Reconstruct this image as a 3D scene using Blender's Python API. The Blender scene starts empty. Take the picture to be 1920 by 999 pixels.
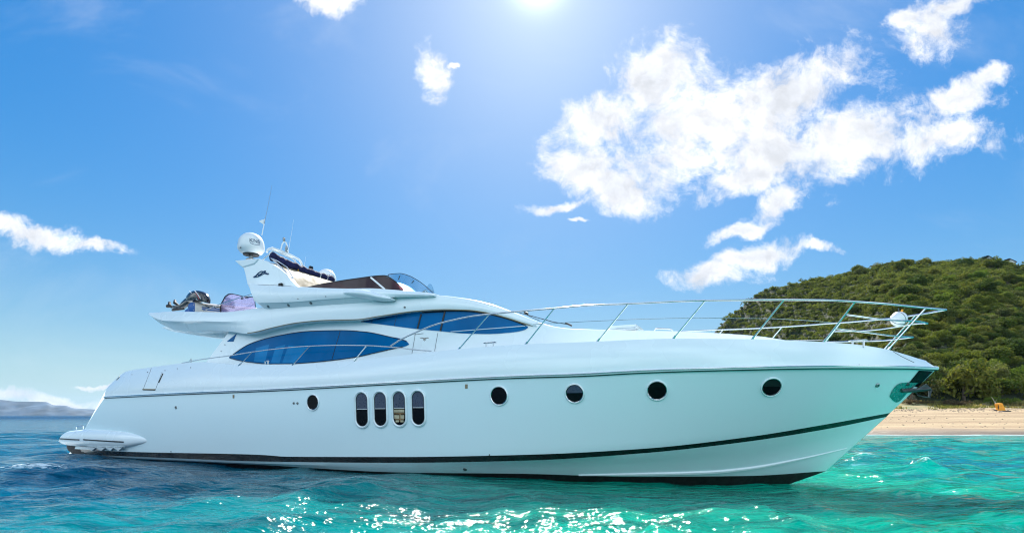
import bpy, bmesh, math, random
import numpy as np
from mathutils import Vector, Matrix
from mathutils.bvhtree import BVHTree
R = math.radians
C = bpy.context.scene.collection
random.seed(7); rng = np.random.default_rng(7)

# ------------------------------------------------------------ camera, sky, sun
F = 1050.0; H = 1.4; HOR = 779.0            # focal length in photo pixels, eye height, horizon row
cd = bpy.data.cameras.new('camera'); cam = bpy.data.objects.new('camera', cd); C.objects.link(cam)
cam.location = (0, 0, H); cam.rotation_euler = (R(90), 0, 0)
cd.sensor_width = 36; cd.lens = F / 1920 * 36; cd.shift_y = (HOR - 499.5) / 1920
cd.clip_start = .1; cd.clip_end = 40000
sc = bpy.context.scene; sc.camera = cam
sc.view_settings.view_transform = 'Standard'; sc.view_settings.look = 'None'
sc.cycles.filter_width = 1.15; sc.cycles.denoising_prefilter = 'ACCURATE'
sc.view_settings.gamma = 1; sc.view_settings.exposure = 1.17
SUN_EL, SUN_AZ = R(38.6), R(2.7)
SKY_STR, SUN_STR = 0.11, 4.8
ld = bpy.data.lights.new('sun', 'SUN'); ld.energy = SUN_STR; ld.angle = R(.5); ld.color = (1, .95, .87)
lo = bpy.data.objects.new('sun', ld); C.objects.link(lo)
lo.rotation_euler = (math.pi/2 - SUN_EL, 0, math.pi - SUN_AZ)


class NT:
    """small helper for chaining shader nodes"""
    def __init__(s, tree): s.t = tree; s.n = tree.nodes; s.l = tree.links
    def put(s, sock, v):
        if isinstance(v, bpy.types.NodeSocket): s.l.new(v, sock)
        elif v is not None:
            try: sock.default_value = v
            except Exception: sock.default_value = tuple(v) + (1,)
    def node(s, ty, ins=None, **at):
        n = s.n.new(ty)
        for k, v in at.items(): setattr(n, k, v)
        for k, v in (ins or {}).items(): s.put(n.inputs[k], v)
        return n
    def m(s, op, a, b=None, c=None, clamp=False):
        n = s.n.new('ShaderNodeMath'); n.operation = op; n.use_clamp = clamp
        for i, v in enumerate((a, b, c)): s.put(n.inputs[i], v)
        return n.outputs[0]
    def vm(s, op, a, b=None, sc=None):
        n = s.n.new('ShaderNodeVectorMath'); n.operation = op
        s.put(n.inputs[0], a); s.put(n.inputs[1], b)
        if sc is not None: s.put(n.inputs[3], sc)
        return n.outputs[1] if op in ('LENGTH', 'DOT_PRODUCT') else n.outputs[0]
    def noise(s, vec, scale, detail=2, rough=.5, dist=0, col=False):
        n = s.node('ShaderNodeTexNoise', {'Vector': vec, 'Scale': scale, 'Detail': detail, 'Roughness': rough, 'Distortion': dist})
        return n.outputs[1] if col else n.outputs[0]
    def ramp(s, v, a, b, x=0., y=1., smooth=True):
        n = s.n.new('ShaderNodeMapRange'); n.interpolation_type = 'SMOOTHSTEP' if smooth else 'LINEAR'
        for i, q in enumerate((v, a, b, x, y)): s.put(n.inputs[i], q)
        return n.outputs[0]
    def mix(s, f, a, b, blend='MIX'):
        n = s.n.new('ShaderNodeMix'); n.data_type = 'RGBA'; n.blend_type = blend
        s.put(n.inputs[0], f); s.put(n.inputs[6], a); s.put(n.inputs[7], b)
        return n.outputs[2]


w = bpy.data.worlds.new('World'); sc.world = w; w.use_nodes = True
T = NT(w.node_tree); T.n.clear()
sky = T.node('ShaderNodeTexSky', sky_type='NISHITA', sun_disc=False, sun_elevation=SUN_EL, sun_rotation=SUN_AZ,
             altitude=0, air_density=1.0, dust_density=0.2, ozone_density=2.2)
# the camera's tone curve holds the bright sky near the sun back: soft-limit the sky's luminance
lum = T.vm('DOT_PRODUCT', sky.outputs[0], (.2126, .7152, .0722))
soft = T.m('DIVIDE', 1, T.m('ADD', 1, T.m('DIVIDE', lum, 3.4)))
skyc = T.node('ShaderNodeHueSaturation', {'Saturation': 1.5, 'Color': T.vm('SCALE', sky.outputs[0], None, T.m('MULTIPLY', soft, 1.04)), 'Hue': .497}).outputs[0]
gen = T.node('ShaderNodeTexCoord').outputs['Generated']
sx = T.node('ShaderNodeSeparateXYZ', {0: gen}).outputs
ay = T.m('MAXIMUM', T.m('ABSOLUTE', sx[1]), .02)
px_ = T.m('DIVIDE', sx[0], ay); pz_ = T.m('DIVIDE', sx[2], ay)
P0 = T.node('ShaderNodeCombineXYZ', {0: px_, 1: pz_, 2: 0}).outputs[0]
wn = T.noise(P0, 6, 5, .6, col=True)
P1 = T.vm('ADD', P0, T.vm('SCALE', T.vm('SUBTRACT', wn, (.5, .5, .5)), None, .11))
BL = [(1235,140,95,75,25),(1120,225,100,45,25),(1085,305,75,55,0),(1160,345,85,45,-15),(1330,235,150,80,0),(1270,300,120,60,0),
      (1480,170,150,70,15),(1450,290,170,75,0),(1610,255,150,70,10),(1730,265,130,45,0),(1800,255,45,35,0),(1790,185,60,35,0),(1840,165,45,20,20),
      (1400,335,110,38,10),(1460,395,62,32,30),(1400,435,62,15,8),(1045,383,58,12,10),(1083,411,22,6,0),
      (1335,518,70,24,0),(1430,483,100,22,12),(1525,468,48,12,-8),(1755,50,60,58,-35),(1800,5,75,30,20),(1700,30,28,20,0),
      (60,428,125,26,-15),(165,460,78,17,-12),(812,135,28,52,10),(853,123,13,6,0),(615,0,55,28,0),
      (95,748,125,17,-4),(20,742,60,13,0),(215,712,50,4,0),(-330,380,150,45,0),(2300,250,240,90,0),(2700,420,200,50,0),(-900,500,260,60,0)]
D = None
for u, v, ru, rv, rot in BL:
    q = T.node('ShaderNodeMapping', {'Vector': P1, 'Location': ((u-960)/F, (HOR-v)/F, 0), 'Rotation': (0, 0, R(rot)),
               'Scale': (ru/F, rv/F, 1)}, vector_type='TEXTURE').outputs[0]
    e = T.m('SUBTRACT', 1, T.vm('LENGTH', q))
    D = e if D is None else T.m('SMOOTH_MAX', D, e, .25)
f1 = T.noise(P0, 8, 12, .66, .5)
f1b = T.noise(P1, 26, 10, .7, .2)
edge = T.m('ADD', T.m('MULTIPLY', T.m('SUBTRACT', f1, .5), 2.3), T.m('MULTIPLY', T.m('SUBTRACT', f1b, .5), 1.5))
dn = T.m('ADD', T.m('ADD', D, .07), edge)
dens = T.ramp(dn, -.20, .74)
# unseen bright clouds added behind the viewer to fill the shaded hull
bk = T.m('MULTIPLY', T.ramp(T.noise(gen, 2.6, 7, .6), .40, .60, 0, 1), T.m('MULTIPLY', T.ramp(sx[1], .05, -.15), T.ramp(sx[2], .03, .12)))
dens = T.m('MAXIMUM', T.m('MULTIPLY', dens, T.ramp(sx[1], -.1, .0)), bk)
P0s = T.vm('ADD', P0, (.0, .028, 0))
f2 = T.noise(P0s, 7, 4, .55)
thick = T.ramp(T.m('ADD', T.m('MULTIPLY', f2, 1.6), T.m('MULTIPLY', D, .6)), .72, 1.42)
cshade = T.mix(thick, (1.0, 1.0, 1.02, 1), (.74, .77, .83, 1))
# thin high veil
veil = T.m('MULTIPLY', T.ramp(T.noise(T.vm('MULTIPLY', P0, (1, 2, 1)), 2.2, 7, .6, .6), .52, .80), .20)
# bright air around the sun
sd = (math.sin(SUN_AZ)*math.cos(SUN_EL), math.cos(SUN_AZ)*math.cos(SUN_EL), math.sin(SUN_EL))
ca = T.vm('DOT_PRODUCT', T.vm('NORMALIZE', gen), sd)
ang = T.m('ARCCOSINE', T.m('MINIMUM', ca, 1))
g1 = T.m('MULTIPLY', T.m('EXPONENT', T.m('MULTIPLY', T.m('POWER', T.m('DIVIDE', ang, R(2.0)), 2), -1)), 6)
g2 = T.m('MULTIPLY', T.m('EXPONENT', T.m('MULTIPLY', T.m('DIVIDE', ang, R(13)), -1)), 2.0)
glow = T.vm('SCALE', (.96, 1.0, 1.0), None, T.m('ADD', g1, g2))
lowair = T.m('MULTIPLY', T.m('EXPONENT', T.m('MULTIPLY', T.m('ABSOLUTE', sx[2]), -9)), .8)
skyt = T.mix(lowair, T.vm('MULTIPLY', skyc, (.80, .95, 1.0)), (2.35, 3.35, 3.95, 1))
base = T.vm('ADD', skyt, glow)
CB = 4.3
base = T.mix(veil, base, (CB*.9, CB*.95, CB, 1))
puff = T.ramp(T.noise(P1, 22, 8, .62), .3, .7, .90, 1.16)
ccol = T.vm('SCALE', cshade, None, T.m('MULTIPLY', puff, CB*1.08))
ccol = T.mix(bk, ccol, (8.2, 9.8, 10.8, 1))
fin = T.mix(dens, base, ccol)
bg = T.node('ShaderNodeBackground', {'Color': fin, 'Strength': SKY_STR})
out = T.node('ShaderNodeOutputWorld'); T.l.new(bg.outputs[0], out.inputs[0])


# ------------------------------------------------------------ helpers
def tag(o, label=None, cat=None, group=None, kind=None):
    if label: o['label'] = label
    if cat: o['category'] = cat
    if group: o['group'] = group
    if kind: o['kind'] = kind
    return o

def mk(name, V, Fc, mat, parent=None, angle=35, smooth=True, fm=None, loc=None):
    me = bpy.data.meshes.new(name)
    me.from_pydata([tuple(map(float, v)) for v in V], [], [tuple(int(i) for i in f) for f in Fc])
    for mm in (mat if isinstance(mat, (list, tuple)) else [mat]): me.materials.append(mm)
    if fm is not None: me.polygons.foreach_set('material_index', list(fm))
    bm = bmesh.new(); bm.from_mesh(me); bmesh.ops.recalc_face_normals(bm, faces=bm.faces); bm.to_mesh(me); bm.free()
    if smooth:
        me.polygons.foreach_set('use_smooth', [True]*len(me.polygons))
        me.set_sharp_from_angle(angle=R(angle))
    me.update()
    o = bpy.data.objects.new(name, me); C.objects.link(o)
    if parent: o.parent = parent
    if loc is not None: o.location = loc
    return o

def empty(name, loc=(0, 0, 0), rz=0, parent=None):
    o = bpy.data.objects.new(name, None); C.objects.link(o); o.location = loc; o.rotation_euler = (0, 0, rz)
    o.empty_display_size = .2
    if parent: o.parent = parent
    return o

class MB:
    def __init__(s): s.V = []; s.F = []; s.M = []
    def add(s, V, Fc, m=0):
        b = len(s.V); s.V += [tuple(v) for v in V]; s.F += [tuple(i+b for i in f) for f in Fc]; s.M += [m]*len(Fc); return s
    def box(s, c, d, rz=0, m=0, bev=0):
        c = Vector(c); hx, hy, hz = d[0]/2, d[1]/2, d[2]/2
        rm = Matrix.Rotation(rz, 3, 'Z')
        if bev <= 0:
            V = [c + rm @ Vector((x*hx, y*hy, z*hz)) for z in (-1, 1) for y in (-1, 1) for x in (-1, 1)]
            return s.add(V, [(0,1,3,2),(4,6,7,5),(0,4,5,1),(2,3,7,6),(0,2,6,4),(1,5,7,3)], m)
        bm = bmesh.new(); bmesh.ops.create_cube(bm, size=1)
        for v in bm.verts: v.co = Vector((v.co.x*d[0], v.co.y*d[1], v.co.z*d[2]))
        bmesh.ops.bevel(bm, geom=bm.edges[:], offset=bev, segments=2, affect='EDGES')
        V = [c + rm @ v.co for v in bm.verts]; Fc = [[v.index for v in f.verts] for f in bm.faces]; bm.free()
        return s.add(V, Fc, m)
    def tube(s, pts, r, n=8, m=0, cap=True, closed=False):
        pts = [Vector(p) for p in pts]; N = len(pts); V = []; Fc = []
        rr = r if isinstance(r, (list, tuple)) else [r]*N
        up = None
        for i, p in enumerate(pts):
            a = pts[i-1] if (i > 0 or closed) else p; b = pts[(i+1) % N] if (i < N-1 or closed) else p
            t = (b-a).normalized()
            if up is None:
                up = Vector((0, 0, 1)) if abs(t.z) < .9 else Vector((1, 0, 0))
            x = t.cross(up).normalized(); y = x.cross(t).normalized(); up = y
            for k in range(n):
                q = 2*math.pi*k/n; V.append(p + (x*math.cos(q) + y*math.sin(q))*rr[i])
        for i in range(N if closed else N-1):
            for k in range(n):
                j = (i+1) % N; Fc.append((i*n+k, i*n+(k+1) % n, j*n+(k+1) % n, j*n+k))
        if cap and not closed: Fc += [tuple(range(n))[::-1], tuple((N-1)*n+k for k in range(n))]
        return s.add(V, Fc, m)
    def lathe(s, prof, c=(0, 0, 0), axis=(0, 0, 1), n=32, m=0):
        c = Vector(c); ax = Vector(axis).normalized()
        x = ax.cross(Vector((0, 1, 0)) if abs(ax.y) < .9 else Vector((1, 0, 0))).normalized(); y = ax.cross(x)
        V = []; Fc = []
        for (r, h) in prof:
            for k in range(n):
                q = 2*math.pi*k/n; V.append(c + ax*h + (x*math.cos(q)+y*math.sin(q))*max(r, 1e-4))
        for i in range(len(prof)-1):
            for k in range(n): Fc.append((i*n+k, i*n+(k+1) % n, (i+1)*n+(k+1) % n, (i+1)*n+k))
        Fc += [tuple(range(n))[::-1], tuple((len(prof)-1)*n+k for k in range(n))]
        return s.add(V, Fc, m)
    def prism(s, poly, vec, m=0):
        n = len(poly); V = [Vector(p) for p in poly] + [Vector(p)+Vector(vec) for p in poly]
        Fc = [tuple(range(n)), tuple(range(n, 2*n))[::-1]] + [(i, (i+1) % n, n+(i+1) % n, n+i) for i in range(n)]
        return s.add(V, Fc, m)
    def build(s, name, mat, parent=None, angle=35, smooth=True, loc=None):
        return mk(name, s.V, s.F, mat, parent, angle, smooth, s.M if isinstance(mat, (list, tuple)) else None, loc)

# ------------------------------------------------------------ materials
def newmat(name):
    m = bpy.data.materials.new(name); m.use_nodes = True; t = NT(m.node_tree)
    return m, t, t.n['Principled BSDF'], t.node('ShaderNodeTexCoord')

def pm(name, col, rough=.4, metal=0, coat=0, spec=.5, var=.06, vscale=1.5, bump=0, bscale=60, trans=0, ior=1.5, sheen=0):
    m, t, b, tc = newmat(name)
    ob = tc.outputs['Object']
    f = t.noise(ob, vscale, 4, .6)
    c0 = tuple(max(0, c*(1-var)) for c in col) + (1,); c1 = tuple(min(1, c*(1+var)) for c in col) + (1,)
    t.put(b.inputs['Base Color'], t.mix(t.ramp(f, .3, .7), c0, c1))
    t.put(b.inputs['Roughness'], t.ramp(t.noise(ob, vscale*2.3, 3, .6), .25, .75, rough*.8, min(1, rough*1.25)))
    b.inputs['Metallic'].default_value = metal; b.inputs['Coat Weight'].default_value = coat
    b.inputs['Coat Roughness'].default_value = .06
    b.inputs['Specular IOR Level'].default_value = spec; b.inputs['Transmission Weight'].default_value = trans
    b.inputs['IOR'].default_value = ior
    if sheen: b.inputs['Sheen Weight'].default_value = sheen
    if bump:
        bp = t.node('ShaderNodeBump', {'Strength': bump, 'Distance': .01, 'Height': t.noise(ob, bscale, 4, .6)})
        t.put(b.inputs['Normal'], bp.outputs[0])
    return m

M = {}
M['gel'] = pm('white_gelcoat', (.76, .83, .86), .26, coat=.4, var=.012, vscale=.25)
# topsides: gelcoat with faint run marks and salt film
def hull_mat():
    m, t, b, tc = newmat('hull_gelcoat'); ob = tc.outputs['Object']
    st = t.noise(t.vm('MULTIPLY', ob, (5, 5, .35)), 1.6, 5, .65)
    big = t.noise(ob, .45, 3, .5)
    c = t.mix(t.ramp(st, .5, .8, 0, .10), (.70, .84, .88, 1), (.65, .78, .81, 1))
    c = t.mix(t.ramp(big, .2, .8, 0, .2), c, (.67, .82, .85, 1))
    t.put(b.inputs['Base Color'], c)
    b.inputs['Roughness'].default_value = .28; b.inputs['Coat Weight'].default_value = .35; b.inputs['Coat Roughness'].default_value = .12
    return m
M['hull'] = hull_mat()
M['cream'] = pm('cream_trim_and_bounce', (.27, .215, .14), .6, coat=0, spec=.2, var=.03)  # cream trim; painted bounce light on the crossbeam, shadow line under the moulding
M['black'] = pm('black_stripe', (.006, .006, .007), .22, coat=.4, var=.3)
M['foul'] = pm('dark_antifouling', (.012, .009, .010), .6, var=.4, vscale=4, bump=.4, bscale=30)
M['chrome'] = pm('stainless_steel', (.62, .63, .64), .16, metal=1, var=.03)
M['dullsteel'] = pm('dull_steel', (.30, .31, .31), .35, metal=1, var=.15)
M['anchor'] = pm('weathered_anchor_steel', (.09, .10, .10), .4, metal=1, var=.3, vscale=6)
M['glass'] = pm('blue_tinted_glass', (.000, .12, .32), .06, coat=0, spec=.06, var=.12, vscale=.8)
M['blind'] = pm('lighter_blue_blind', (.004, .19, .44), .10, coat=0, spec=.10, var=.1)  # blinds in a lighter blue than the glass
M['port'] = pm('dark_port_glass', (.004, .004, .006), .05, coat=0, spec=.12, var=.3)
M['portblind'] = pm('grey_port_blind', (.05, .06, .10), .3, coat=0, var=.1, vscale=9)
M['mull'] = pm('black_mullion', (.006, .006, .008), .35, var=.2)
M['navy'] = pm('navy_canvas', (.010, .012, .055), .8, var=.35, vscale=9, bump=.8, bscale=22, spec=.2)
M['rubber'] = pm('black_rubber', (.012, .012, .012), .5, var=.3)
M['cowl'] = pm('black_engine_cowl', (.010, .010, .013), .18, coat=.8, var=.3)
M['red'] = pm('red_decal', (.45, .02, .03), .4)
M['hyp'] = pm('cream_inflatable_fabric', (.66, .60, .55), .55, var=.06, vscale=5)
M['blue'] = pm('blue_inflatable_cap', (.02, .10, .32), .5, var=.1)
M['plast'] = pm('white_plastic', (.74, .76, .78), .35, coat=.3, var=.03)
M['logo'] = pm('dark_blue_lettering', (.01, .04, .12), .35)
M['yel'] = pm('yellow_sticker', (.75, .42, .03), .5)
M['orange'] = pm('orange_plastic', (.85, .33, .015), .5, var=.12, vscale=3)
M['brown'] = pm('brown_emblem', (.16, .08, .05), .4)
M['greyl'] = pm('grey_joint', (.10, .12, .14), .5)
M['timber'] = pm('warm_cabin_timber', (.30, .17, .07), .4, var=.3, vscale=12)
M['cabin'] = pm('pale_cabin_lining', (.42, .36, .24), .4, var=.2, vscale=9)

def clear(name, tint, gloss_r=.05, fac=.25):
    m, t, b, tc = newmat(name); t.n.remove(b)
    tr = t.node('ShaderNodeBsdfTransparent', {'Color': tint}); gl = t.node('ShaderNodeBsdfGlossy', {'Color': (1, 1, 1, 1), 'Roughness': gloss_r})
    fr = t.node('ShaderNodeFresnel', {'IOR': 1.45}).outputs[0]
    mx = t.node('ShaderNodeMixShader', {0: t.m('MULTIPLY', fr, .8), 1: tr.outputs[0], 2: gl.outputs[0]})
    df = t.node('ShaderNodeBsdfDiffuse', {'Color': tint})
    mx2 = t.node('ShaderNodeMixShader', {0: t.m('ADD', fac, t.m('MULTIPLY', t.noise(tc.outputs['Object'], 3), .05)), 1: mx.outputs[0], 2: df.outputs[0]})
    t.l.new(mx2.outputs[0], t.n['Material Output'].inputs[0]); return m
M['smoke'] = clear('smoked_screen', (.12, .075, .085, 1), fac=.30)
M['bluescr'] = clear('blue_screen', (.50, .70, .82, 1), fac=.06)
M['violet'] = clear('violet_acrylic', (.86, .79, .96, 1), fac=.035)

# ------------------------------------------------------------ yacht frame and picture-ray tools
CA, SA = math.cos(R(25.28)), math.sin(R(25.28)); D0 = 14.07
yacht = empty('motor_yacht', (D0*SA, D0*CA, 0), -R(25.28))
tag(yacht, 'long white motor yacht with blue tinted windows lying across the turquoise water', 'yacht')
def loc2w(p): s, y, z = p; t = -y; return Vector((D0*SA + s*CA - t*SA, D0*CA - s*SA - t*CA, z))

YS = np.arange(7.0, 34, .04)
def hit_t(u, v, tf):
    """nearest point on the picture ray through (u,v) where the half-breadth is tf(s,z) -> local (s,-t,z)"""
    a = (u-960)/F; k = CA + SA*a
    def g(Y):
        t = D0 - Y*k; s = Y*(CA*a - SA); z = H + (HOR-v)/F*Y
        return t - tf(s, z), s, t, z
    G = g(YS)[0]
    sg = np.nonzero((G[:-1] > 0) & (G[1:] <= 0))[0]
    if len(sg) == 0:
        i = int(np.argmin(np.abs(G))); Y = YS[i]
    else:
        lo_, hi_ = YS[sg[0]], YS[sg[0]+1]
        for _ in range(24):
            md = (lo_+hi_)/2
            if g(np.array(md))[0] > 0: lo_ = md
            else: hi_ = md
        Y = (lo_+hi_)/2
    _, s, t, z = g(np.array(Y)); return (float(s), -float(t), float(z))
def hit_s(u, v, s):
    a = (u-960)/F; Y = s/(CA*a - SA); t = D0 - Y*(CA+SA*a); return (s, -t, H + (HOR-v)/F*Y)
def at_t(u, v, t): return hit_t(u, v, lambda s, z: t + 0*s)
def proj(p):
    q = loc2w(p); return 960 + F*q.x/q.y, HOR - F*(q.z-H)/q.y
def s_at(u, t):
    return at_t(u, 700, t)[0]

def pchip(x, y, q):
    x = np.asarray(x, float); y = np.asarray(y, float); q = np.asarray(q, float)
    h = np.diff(x); dl = np.diff(y)/h; d = np.zeros_like(x)
    for i in range(1, len(x)-1):
        if dl[i-1]*dl[i] > 0:
            w1 = 2*h[i]+h[i-1]; w2 = h[i]+2*h[i-1]; d[i] = (w1+w2)/(w1/dl[i-1]+w2/dl[i])
    d[0] = dl[0]; d[-1] = dl[-1]
    i = np.clip(np.searchsorted(x, q)-1, 0, len(h)-1); tt = np.clip((q-x[i])/h[i], 0, 1)
    return (y[i]*(1+2*tt)*(1-tt)**2 + h[i]*d[i]*tt*(1-tt)**2 + y[i+1]*tt**2*(3-2*tt) + h[i]*d[i+1]*tt**2*(tt-1))
class Curve:
    def __init__(s, pts): s.u = [p[0] for p in pts]; s.v = [p[1] for p in pts]
    def at(s, u): return float(pchip(s.u, s.v, u))
    def q(s, q): u = s.u[0] + (s.u[-1]-s.u[0])*q; return u, s.at(u)

# ------------------------------------------------------------ hull
def breadth(W, s0, send, p, waft=None):
    def f(s, z=0):
        s = np.asarray(s, float)
        x = np.clip((s-s0)/(send-s0), 0, 1); t = W*(1-x**p)
        t = np.where(s > send, -(s-send)*3, t)
        x2 = np.clip((-14-s)/9, 0, 1); return t - .22*x2**2
    return f
def send_of(u): return s_at(u, 0)
LV = []
def level(pts, W, s0, p):
    c = Curve(pts); se = send_of(pts[-1][0]); f = breadth(W, s0, se, p)
    ss = hit_t(pts[0][0], pts[0][1], f)[0]
    LV.append((c, f, ss, se)); return f
NC = 110
qs = np.linspace(0, 1, NC); qs = 1-(1-qs)**1.5
f1_ = level([(125,853),(256,860),(490,871),(756,885),(980,887.5),(1200,893),(1400,891.5),(1549,882.5)], 2.30, -12, 2.6)
fc_ = level([(130,851),(314,858),(490,866.5),(744,874),(980,870),(1200,861.5),(1400,846),(1568,811),(1622,797)][:8]+[(1628,807)] if False else [(130,852.5),(314,861),(490,868.5),(744,874),(980,870),(1200,862),(1400,846),(1540,818),(1640,800.5)], 2.44, -12, 3.0)
f2_ = level([(134,850.5),(314,858),(490,864.5),(744,867),(980,863),(1200,849.5),(1400,827.5),(1560,802),(1662,781)], 2.50, -11.5, 3.4)
f3_ = level([(140,841),(231,846),(490,852),(540,855.5),(744,856),(980,852),(1200,841),(1400,819),(1560,793),(1669,773.5)], 2.52, -11.5, 3.6)
f4_ = level([(197,744),(340,737),(500,730.5),(760,716),(980,705),(1080,702),(1215,695),(1363,690.5),(1560,687),(1690,687.5),(1757,690)], 2.62, -10, 5.0)
f5_ = level([(214,714),(222,706),(232,698),(250,693),(279,689),(314,684),(345,680.5),(378,678.5),(446,683),(549,682.5),(620,679),(688,673),(806,660),(857,654.5),(985,645),(1110,640.5),(1180,637),(1267,634.5),(1405,635.5),(1500,638.5),(1600,645),(1655,653),(1700,665),(1737,677)], 2.34, -10, 5.0)
hullV = []; rows = []
def lev_point(L, q):
    c, f, ss, se = L; s = ss + (se-ss)*q; t = float(f(s));
    if q > .9999: t = 0.0
    x = loc2w((s, -t, 0)); u = 960 + F*x.x/x.y
    u = min(max(u, c.u[0]), c.u[-1]); z = H + (HOR - c.at(u))/F*x.y
    return np.array((s, -t, z))
P = [[lev_point(L, q) for q in qs] for L in LV]
def keel(q, k):
    a = P[0][int(k)]; s = a[0] - 1.2*q**4
    return (np.array((s, 0, -.95)), np.array((s, a[1]*.75, min(a[2], .1)-.45)))
grid = []; rmat = []
kk = [keel(qs[i], i) for i in range(NC)]
grid.append([k[0] for k in kk]); rmat.append(1)
grid.append([k[1] for k in kk]); rmat.append(1)
def bet(A, B, n, mid, bulge=0.0):
    for j in range(n):
        f = j/n
        grid.append([A[i]*(1-f)+B[i]*f + np.array((0, -bulge(qs[i])*4*f*(1-f) if callable(bulge) else -bulge*4*f*(1-f), 0)) for i in range(NC)]); rmat.append(mid)
bet(P[0], P[1], 2, 0); bet(P[1], P[2], 1, 0); bet(P[2], P[3], 1, 2)
bet(P[3], P[4], 9, 0, lambda q: .05 - .22*max(0, (q-.45)/.55)**1.3*(1-q)*2.2)
bet(P[4], P[5], 7, 3, lambda q: .10*(1-q**6))
grid.append(P[5]); rmat.append(3)
inn = [p + np.array((-.02*0, min(.10, -p[1]*.5), .012)) for p in P[5]]; grid.append(inn); rmat.append(3)
inn2 = [p + np.array((0, min(.16, -p[1]*.7), -.16)) for p in P[5]]; grid.append(inn2); rmat.append(3)
grid.append([np.array((p[0], 0, p[2]-.12)) for p in P[5]]); rmat.append(3)
NR = len(grid); V = []; Fc = []; FM = []
for r in grid: V += [tuple(p) for p in r]
off = len(V)
for r in grid: V += [(p[0], -p[1], p[2]) for p in r]
for r in range(NR-1):
    for i in range(NC-1):
        a, b, c_, d_ = r*NC+i, r*NC+i+1, (r+1)*NC+i+1, (r+1)*NC+i
        Fc.append((a, b, c_, d_)); FM.append(rmat[r]); Fc.append((off+d_, off+c_, off+b, off+a)); FM.append(rmat[r])
Fc.append(tuple([r*NC for r in range(NR)] + [off+r*NC for r in range(NR-2, 0, -1)])); FM.append(0)
hull_o = mk('hull', V, Fc, [M['hull'], M['foul'], M['black'], M['gel']], yacht, 22, True, FM)
bm = bmesh.new(); bm.from_mesh(hull_o.data); bmesh.ops.remove_doubles(bm, verts=bm.verts, dist=.0008)
bmesh.ops.recalc_face_normals(bm, faces=bm.faces); bm.to_mesh(hull_o.data); bm.free()

def bvh(*objs):
    V = []; Fc = []
    for o in objs:
        b = len(V); V += [v.co.copy() for v in o.data.vertices]; Fc += [tuple(i+b for i in p.vertices) for p in o.data.polygons]
    return BVHTree.FromPolygons(V, Fc)
camL = Vector((-D0*0, 0, 0))
Minv = (Matrix.Translation(yacht.location) @ Matrix.Rotation(-R(25.28), 4, 'Z')).inverted()
camL = Minv @ Vector((0, 0, H))
def ray(u, v, tree):
    dw = Vector(((u-960)/F, 1, (HOR-v)/F)); d = (Minv.to_3x3() @ dw).normalized()
    l, n, i, ds = tree.ray_cast(camL, d)
    if l is None: return None, None
    if n.dot(d) > 0: n = -n
    return l, n
HB = bvh(hull_o)

def patch(name, top, bot, tree, mat, parent, off=.006, cols=40, rws=8, thick=.0, mirror=True, angle=60):
    """a pane or panel that follows the body under it, between two picture curves"""
    ct, cb = Curve(top), Curve(bot); V = []; ok = True
    last = None
    for i in range(cols+1):
        q = i/cols; ut, vt = ct.q(q); ub, vb = cb.q(q)
        for j in range(rws+1):
            f = j/rws; l, n = ray(ub*(1-f)+ut*f, vb*(1-f)+vt*f, tree)
            if l is None: l, n = last
            last = (l, n); V.append(l + n*off)
    Fc = [(i*(rws+1)+j, (i+1)*(rws+1)+j, (i+1)*(rws+1)+j+1, i*(rws+1)+j+1) for i in range(cols) for j in range(rws)]
    if thick:
        b = len(V); 
        V += [v + Vector((0, thick, 0)) for v in V]
        Fc += [tuple(k+b for k in f)[::-1] for f in Fc]
        ring = [i*(rws+1) for i in range(cols+1)] + [cols*(rws+1)+j for j in range(1, rws+1)] + [i*(rws+1)+rws for i in range(cols-1, -1, -1)] + [j for j in range(rws-1, 0, -1)]
        Fc += [(ring[k], ring[(k+1) % len(ring)], b+ring[(k+1) % len(ring)], b+ring[k]) for k in range(len(ring))]
    if mirror:
        mk(name, [Vector((v[0], -v[1], v[2])) for v in V], [f[::-1] for f in Fc], mat, parent, angle)
    return mk(name, V, Fc, mat, parent, angle)
def surf_line(pts, tree, off=.0, n=40, smooth=True):
    c = Curve(pts); o = []
    for i in range(n+1):
        u, v = c.q(i/n); l, nn = ray(u, v, tree)
        if l is not None: o.append(l + nn*off)
    return o
def surf_poly(pts, tree, off=0.):
    o = []; pts = [(a_[0]+(b_[0]-a_[0])*k/8, a_[1]+(b_[1]-a_[1])*k/8) for a_, b_ in zip(pts[:-1], pts[1:]) for k in range(8)] + [pts[-1]]
    for u, v in pts:
        l, nn = ray(u, v, tree)
        if l is not None: o.append(l+nn*off)
    return o
def mir(pts): return [Vector((p[0], -p[1], p[2])) for p in pts]

# rub rail: stainless strip over a dark rubber base, both sides
def rail_pts(dt, dz): return [Vector((p[0], p[1]-dt, p[2]+dz)) for p in P[4]]
a = MB(); a.tube(rail_pts(.012, .0), .038, 8); a.tube(mir(rail_pts(.012, .0)), .038, 8); a.build('rub_rail', M['gel'], yacht)
a = MB(); a.tube(rail_pts(.048, .006), .013, 8); a.tube(mir(rail_pts(.048, .006)), .013, 8); a.build('rub_rail_strip', M['chrome'], yacht)
a = MB(); a.tube(rail_pts(.014, -.040), .011, 6); a.tube(mir(rail_pts(.014, -.040)), .011, 6); a.build('rub_rail_seal', M['mull'], yacht)
# spray rail on the forward bottom
sp = surf_line([(1085,890),(1200,888),(1330,884.5),(1400,878),(1500,860),(1588,840)], HB, .0)
if len(sp) > 5:
    rr = [.01+.035*math.sin(math.pi*min(1, (i/(len(sp)-1))*.9+.1)) for i in range(len(sp))]
    a = MB(); a.tube(sp, rr, 6); a.tube(mir(sp), rr, 6); a.build('spray_rail', M['gel'], yacht)

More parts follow.
